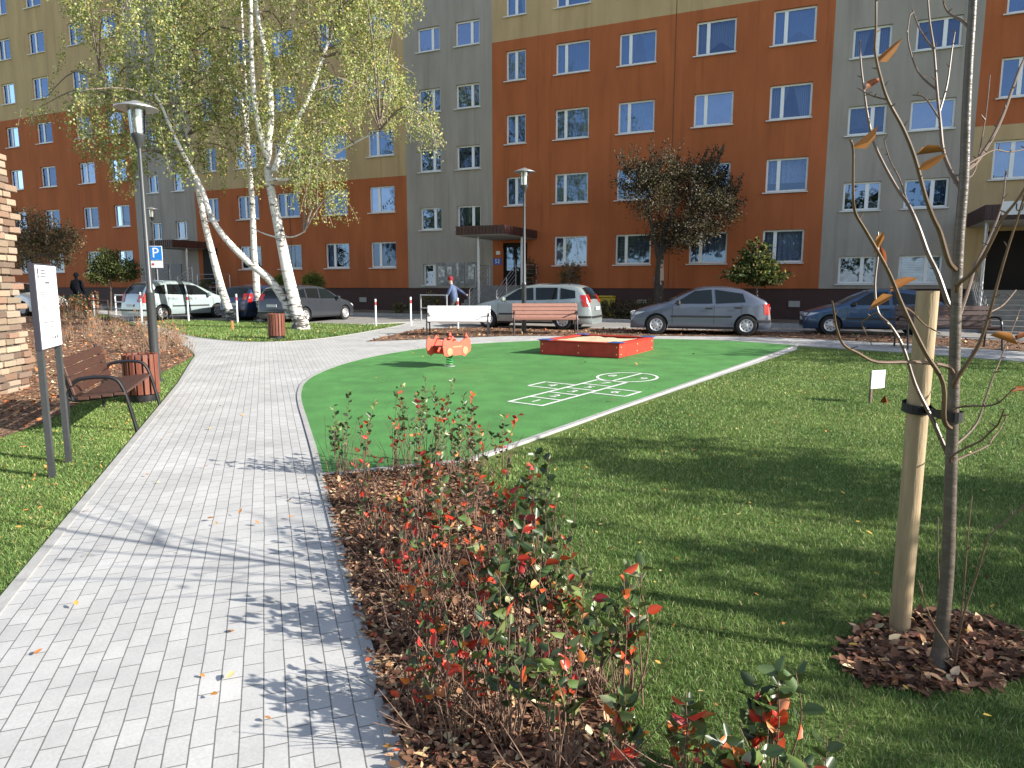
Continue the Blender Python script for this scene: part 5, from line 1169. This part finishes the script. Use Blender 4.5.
ld = [(.7, 0, .7), (.8, .2, .5), (.7, 0, .6), (.8, 0, .1), (.8, -.2, .5), (.3, 0, -.9), (-.4, 0, -1), (1, 0, .5), (-.9, 0, -.6), (.8, .3, .2), (.9, 0, .1), (-.6, 0, .2), (.4, .5, -.3)]
n = len(lp); leaves_mesh('dead_leaves', np.array([list(p - TB) for p in lp]), np.array(ld), RNG.uniform(.085, .125, n), palette(n, [(.26, .09, .03), (.38, .16, .04)], [1, 1]), M_LEAF, t, width=.3, fold=.9)
SB = G(899, 633)
tp = at(928, 291, SB.y); d = tp - SB
t = thing('tree_stake', 'thick round peeled wooden stake leaning beside the bare young tree', 'stake', SB); b = MB()
pts = [d * (i / 10) for i in range(11)]; b.tube([Vector((0, 0, -.1))] + pts, [.048] * 12, 16); b.build('post', M_STAKE, t, True, 60)
pa, pc = at(916, 407, SB.y), at(953, 416, YT); b = MB()
t = thing('tree_tie', 'black rubber strap tying the young tree to the stake', 'strap', pa)
rp = [pa + Vector((.062 * math.cos(a), .062 * math.sin(a), .008 * math.sin(a))) for a in [i * math.pi / 8 for i in range(17)]]; vs = []; fs = []
def band(ps, h):
    o = len(b.v); k = len(ps)
    b.add([tuple(p - pa + Vector((0, 0, z))) for p in ps for z in (-h, h)], [(2 * i, 2 * i + 2, 2 * i + 3, 2 * i + 1) for i in range(k - 1)])
band(rp, .022); band([pa + Vector((.05, -.03, 0)), (pa + pc) / 2 + Vector((0, -.03, -.01)), pc + Vector((-.02, -.04, 0))], .018); band([pa + Vector((.05, .05, 0)), (pa + pc) / 2 + Vector((0, .03, -.01)), pc + Vector((-.02, .04, 0))], .018)
band([pc + Vector((.04 * math.cos(a), .04 * math.sin(a), 0)) for a in [i * math.pi / 8 for i in range(17)]], .022); b.build('strap', mat('black_rubber', (.012, .012, .013), .6), t)
p = G(232.5, 331); t = thing('marker_stick', 'thin orange wooden marker stick in the grass below the left birch', 'stake', p); b = MB(); b.box((0, 0, .17), (.06, .06, .34)); b.build('stick', mat('orange_wood', (.5, .22, .08), .7, var=.1, scale=8), t)

# ------------------------------------------------------------------ red-leaved shrubs of the foreground bed
GRN = [(.035, .06, .02), (.07, .115, .035), (.14, .19, .055), (.28, .3, .17)]; RED = [(.46, .035, .02), (.6, .08, .03), (.55, .16, .035), (.27, .022, .024), (.6, .27, .11)]
M_STEM = mat('shrub_stem', (.15, .09, .06), .75, var=.35, scale=30)
def shrub(bx, by, topy, label, stems, leafn, redness, lsz, spread=.5, group='red-leaved shrubs of the planting bed', low=.46, stem=None, RED=RED, thick=1.0):
    base = G(bx, by); h = max(.3, at(bx, topy, base.y).z - base.z); t = thing('shrub', label, 'shrub', base, 0, group)
    b = MB(); Ps, Ds, Cs, Sz = [], [], [], []; rs = random.Random(int(bx * 31 + by))
    for i in range(stems):
        a = rs.uniform(0, 2 * math.pi); hh = h * rs.uniform(.55, 1.0) if i else h; sp = spread * rs.uniform(.1, .5) * hh
        p0 = Vector((math.cos(a) * .08 * rs.random(), math.sin(a) * .08 * rs.random(), -.02)); e = Vector((math.cos(a) * sp, math.sin(a) * sp, hh)); m_ = p0.lerp(e, .55) + Vector((rs.gauss(0, .03), rs.gauss(0, .03), .04))
        P = smooth_line([p0, p0.lerp(m_, .5) + Vector((rs.gauss(0, .012), rs.gauss(0, .012), 0)), m_, e], 4); b.tube(P, [thick * (.0042 - .0028 * j / (len(P) - 1)) for j in range(len(P))], 4, caps=False)
        k = int(leafn * rs.uniform(.55, 1.6)); red_shoot = rs.random() < redness * .3; a_ = rs.uniform(0, 6.283)
        for j in range(k):
            f_ = low + (1 - low) * ((j + rs.random()) / k) ** .8; idx = f_ * (len(P) - 1); q = P[int(idx)].lerp(P[min(int(idx) + 1, len(P) - 1)], idx - int(idx))
            a_ += 2.4 + rs.gauss(0, .3); a2 = a_; Ps.append(q); Ds.append((math.cos(a2), math.sin(a2), rs.uniform(.15, 1.3))); 
            rd = rs.random() < (.8 if red_shoot else redness * (1.3 - 1.05 * f_)); Cs.append(palette(1, RED if rd else GRN, [2, 2.5, 2, 1, .6] if rd else [3, 4, 2.2, .7], .3)[0]); Sz.append(lsz * rs.uniform(.7, 1.35))
    for i in range(int(stems * 1.4) + 3):           # bare suckers
        a = rs.uniform(0, 6.283); r_ = rs.uniform(.05, .2); hh = h * rs.uniform(.3, .7); b.tube([(math.cos(a) * r_ * .5, math.sin(a) * r_ * .5, -.02), (math.cos(a) * r_ + rs.gauss(0, .03), math.sin(a) * r_ + rs.gauss(0, .03), hh * .5), (math.cos(a) * r_ * 1.6 + rs.gauss(0, .05), math.sin(a) * r_ * 1.6, hh)], [.003 * thick, .0025 * thick, .0012 * thick], 4, caps=False)
    b.build('stems', stem or M_STEM, t)
    if Ps: leaves_mesh('foliage', np.array([list(p) for p in Ps]), np.array(Ds), np.array(Sz), np.array(Cs), M_GLOSSLEAF, t, width=.58, fold=.3)
    return t
SH = [(340, 476, 392, 'thin dark-leaved shrub at the back left corner of the bed by the green surface', 7, 11, .2, .05),
      (362, 479, 402, 'small leggy shrub just inside the back left corner of the bed', 5, 7, .4, .05),
      (393, 474, 390, 'slender shrub with few orange leaves against the green surface', 6, 8, .45, .05),
      (412, 478, 376, 'tallest slim shrub at the back of the bed with orange and dark leaves', 7, 10, .4, .05),
      (432, 472, 380, 'tall dark green shrub in the middle of the back row of the bed', 7, 14, .2, .05),
      (452, 478, 396, 'dense green and red shrub in the back row near the concrete edge', 7, 14, .35, .05),
      (474, 470, 396, 'upright dark green shrub at the right end of the back row', 6, 12, .3, .05),
      (503, 476, 412, 'lone thin shrub at the concrete edge of the green surface', 4, 9, .3, .05),
      (428, 515, 432, 'shrub with bright red leaves behind the middle of the bed', 7, 9, .75, .05),
      (468, 525, 430, 'half red half green shrub near the tip of the lawn', 8, 11, .5, .05),
      (398, 555, 475, 'sparse shrub with a few red leaves near the paving edge', 7, 5, .6, .05),
      (446, 575, 478, 'green-leaved shrub in the centre of the bed with red lower leaves', 8, 9, .45, .052),
      (500, 565, 455, 'twiggy shrub right of centre with mixed red and green leaves', 10, 8, .5, .052),
      (538, 575, 455, 'tall dark green shrub at the lawn edge in the middle of the bed', 8, 13, .25, .055),
      (556, 600, 492, 'slim shrub over the lawn edge with dark green leaves', 6, 9, .3, .052),
      (420, 640, 545, 'low bare shrub with scarlet leaves close to the paving', 7, 5, .8, .055),
      (478, 640, 510, 'shrub with red fruit-coloured leaves in front of the bed centre', 9, 8, .6, .055),
      (508, 662, 500, 'broad green shrub with large leaves in the middle foreground', 9, 10, .25, .058),
      (540, 660, 505, 'dense twiggy thicket shrub with pale stems right of the middle', 12, 6, .4, .055),
      (572, 668, 560, 'green shrub with orange leaves at the lawn edge', 8, 9, .35, .055),
      (600, 700, 575, 'green and olive shrub right of the thicket', 8, 8, .4, .057),
      (628, 705, 560, 'shrub with bunches of bright red leaves over the dark lawn', 7, 10, .6, .057),
      (455, 740, 600, 'thinly leaved shrub in the front left of the bed', 9, 4.5, .7, .055),
      (515, 745, 595, 'leggy shrub with scattered green leaves in the front of the bed', 9, 6, .35, .058),
      (560, 775, 620, 'twiggy front shrub with orange leaves at the bottom edge', 11, 6, .5, .058),
      (620, 785, 680, 'low front shrub with dull leaves right of the bottom centre', 9, 6, .45, .058),
      (682, 790, 690, 'shrub with dark red and orange leaves low over the lawn', 7, 9, .6, .06),
      (735, 830, 745, 'dark red shrub at the bottom edge right of centre', 7, 9, .6, .062),
      (768, 800, 655, 'tall dark green and red shrub furthest right in the bed', 8, 12, .4, .06),
      (800, 850, 740, 'drooping green shrub at the bottom edge nearest the mulch ring', 6, 9, .4, .062)]
for a in SH: shrub(*a)
LOWL = ['nearest the paving, behind the scarlet one', 'left of centre beside the paving', 'in the left middle of the bed', 'between the paving and the central shrubs', 'close to the paving in the back half', 'at the back left behind the bark', 'left of the green central shrub', 'in the front left near the frame edge', 'at the front beside the paving edge', 'between the two front twiggy shrubs']
for (bx, by, ty), l_ in zip(((432, 655, 590), (395, 590, 530), (415, 600, 525), (440, 620, 550), (372, 540, 490), (365, 505, 455), (425, 545, 470), (440, 705, 630), (425, 720, 650), (490, 720, 620)), LOWL): shrub(bx, by, ty, 'low twiggy reddish shrub ' + l_, 13, 2.6, .75, .045, .7, low=.35)
# bed at the left: dry thin shrubs
ri_ = random.Random(12); M_DRY = mat('dry_pale_stem', (.22, .145, .095), .85, var=.3, scale=20); ORG = [(.4, .12, .03), (.5, .2, .06), (.3, .08, .03), (.45, .28, .14), (.5, .3, .1)]
for i in range(8):
    bx, by = 60 + i * 5.2, ri_.uniform(314, 319); pb = G(bx, by); hpx = .95 * F / pb.y
    shrub(bx, by, by - hpx * ri_.uniform(.8, 1.2), 'thin orange-leaved shrub in the row at the back of the left bed', 12, 12, .97, .085, .6, 'orange shrubs in the left bed', .3, M_DRY, ORG, 2.2)
for i in range(34):
    bx = ri_.uniform(62, 190); by = 318 + (bx - 62) * .19 + ri_.uniform(0, 1) ** 1.6 * (30 - (bx - 62) * .12) + 1
    pb = G(bx, by); hpx = .8 * F / pb.y
    shrub(bx, by, by - hpx * ri_.uniform(.7, 1.15), 'dry bare-twigged shrub in the bed beside the upper left path', 9, 1.6, .95, .07, .75, 'dry shrubs in the left bed', .2, M_DRY, ORG, 1.5)

# ------------------------------------------------------------------ trees outside the frame on the right that shade the lawn
SH_P = [(.06, .09, .02), (.12, .13, .03), (.2, .15, .04)]
for i, (x, y, h, r, n) in enumerate(((10.0, 2.2, 4.5, 1.5, 4800), (14.2, 1.0, 7.9, 1.8, 1000), (10.6, -.7, 4.5, 1.5, 4800), (11.0, -3.2, 4.4, 1.4, 1500), (17.0, 19.4, 6.0, 2.6, 9000), (17.6, 13.8, 5.4, 2.4, 7000))):
    pb = Vector((x, y, gz(y))); rq = random.Random(i)
    cl = [(Vector((rq.gauss(0, r * .5), rq.gauss(0, r * .5), h * rq.uniform(.45, .95))), (r * .55, r * .55, r * .4)) for _ in range(7)]
    bushy('park_tree', ['loose green tree beyond the right edge of the lawn', 'tallest thin tree beyond the right edge of the lawn', 'middle loose tree beyond the right edge of the lawn', 'rearmost loose tree behind the viewer on the right', 'dense tree at the road beyond the right entrance', 'dense tree beside the shaded bench beyond the right edge', 'high-crowned slim tree behind the viewer on the right'][i], 'tree', pb, cl, [([(0, 0, -.1), (.05, 0, h * .4), (0, .05, h * .9)], .12, .03)], n, (.09, .16), SH_P, [3, 3, 1], group='shade trees right of the lawn')

for i in range(8):  # unseen row added to darken what the lower windows reflect
    x, y = -62 + i * 8.5, -3 - i * 5.0; h = 11 + (i * 37 % 5); pb = Vector((x, y, gz(y))); rq = random.Random(50 + i)
    cl = [(Vector((rq.gauss(0, 1.6), rq.gauss(0, 1.6), h * rq.uniform(.4, .85))), (2.6, 2.6, 2.3)) for _ in range(6)]
    bushy('park_tree', 'tall green tree of the unseen row added behind the viewer', 'tree', pb, cl, [([(0, 0, -.1), (.1, 0, h * .4), (0, .1, h * .8)], .22, .05)], 5000, (.35, .6), SH_P, [3, 3, 1], group='unseen tree row added behind the viewer')

# ------------------------------------------------------------------ light, camera
AZ, EL = R(-19), R(25.5)                              # sun to the right, a little towards the viewer
sd_ = Vector((math.cos(EL) * math.cos(AZ), math.cos(EL) * math.sin(AZ), math.sin(EL)))
sl = bpy.data.lights.new('sun', 'SUN'); sl.energy = 5.0; sl.angle = R(.5); sl.color = (1, .945, .855); so = bpy.data.objects.new('sun', sl); COL.objects.link(so)
so.rotation_euler = sd_.to_track_quat('Z', 'Y').to_euler()
w = bpy.data.worlds.new('World'); SC.world = w; w.use_nodes = True; nt = w.node_tree
sk = nt.nodes.new('ShaderNodeTexSky'); sk.sky_type = 'NISHITA'; sk.sun_disc = False; sk.sun_elevation = EL
sk.sun_rotation = math.atan2(sd_.x, sd_.y); sk.air_density = 1.0; sk.dust_density = .6; sk.ozone_density = 2.0
bg = nt.nodes['Background']; bg.inputs['Strength'].default_value = .13
hs = nt.nodes.new('ShaderNodeHueSaturation'); hs.inputs['Saturation'].default_value = .72; L(nt, sk.outputs['Color'], hs.inputs['Color']); L(nt, hs.outputs['Color'], bg.inputs['Color'])
cam = bpy.data.cameras.new('camera'); cam.sensor_width = 36; cam.lens = F / 1024 * 36; cam.clip_end = 2000; cam.clip_start = .05
co = bpy.data.objects.new('camera', cam); COL.objects.link(co); co.location = (0, 0, CZ); co.rotation_euler = (math.pi / 2 - PIT, 0, 0); SC.camera = co
SC.view_settings.view_transform = 'Standard'; SC.view_settings.look = 'None'; SC.view_settings.exposure = 1.1; SC.view_settings.gamma = 1
SC.render.resolution_x, SC.render.resolution_y = 1024, 768
SC.cycles.max_bounces = 6; SC.cycles.transparent_max_bounces = 12; SC.cycles.caustics_reflective = False; SC.cycles.caustics_refractive = False
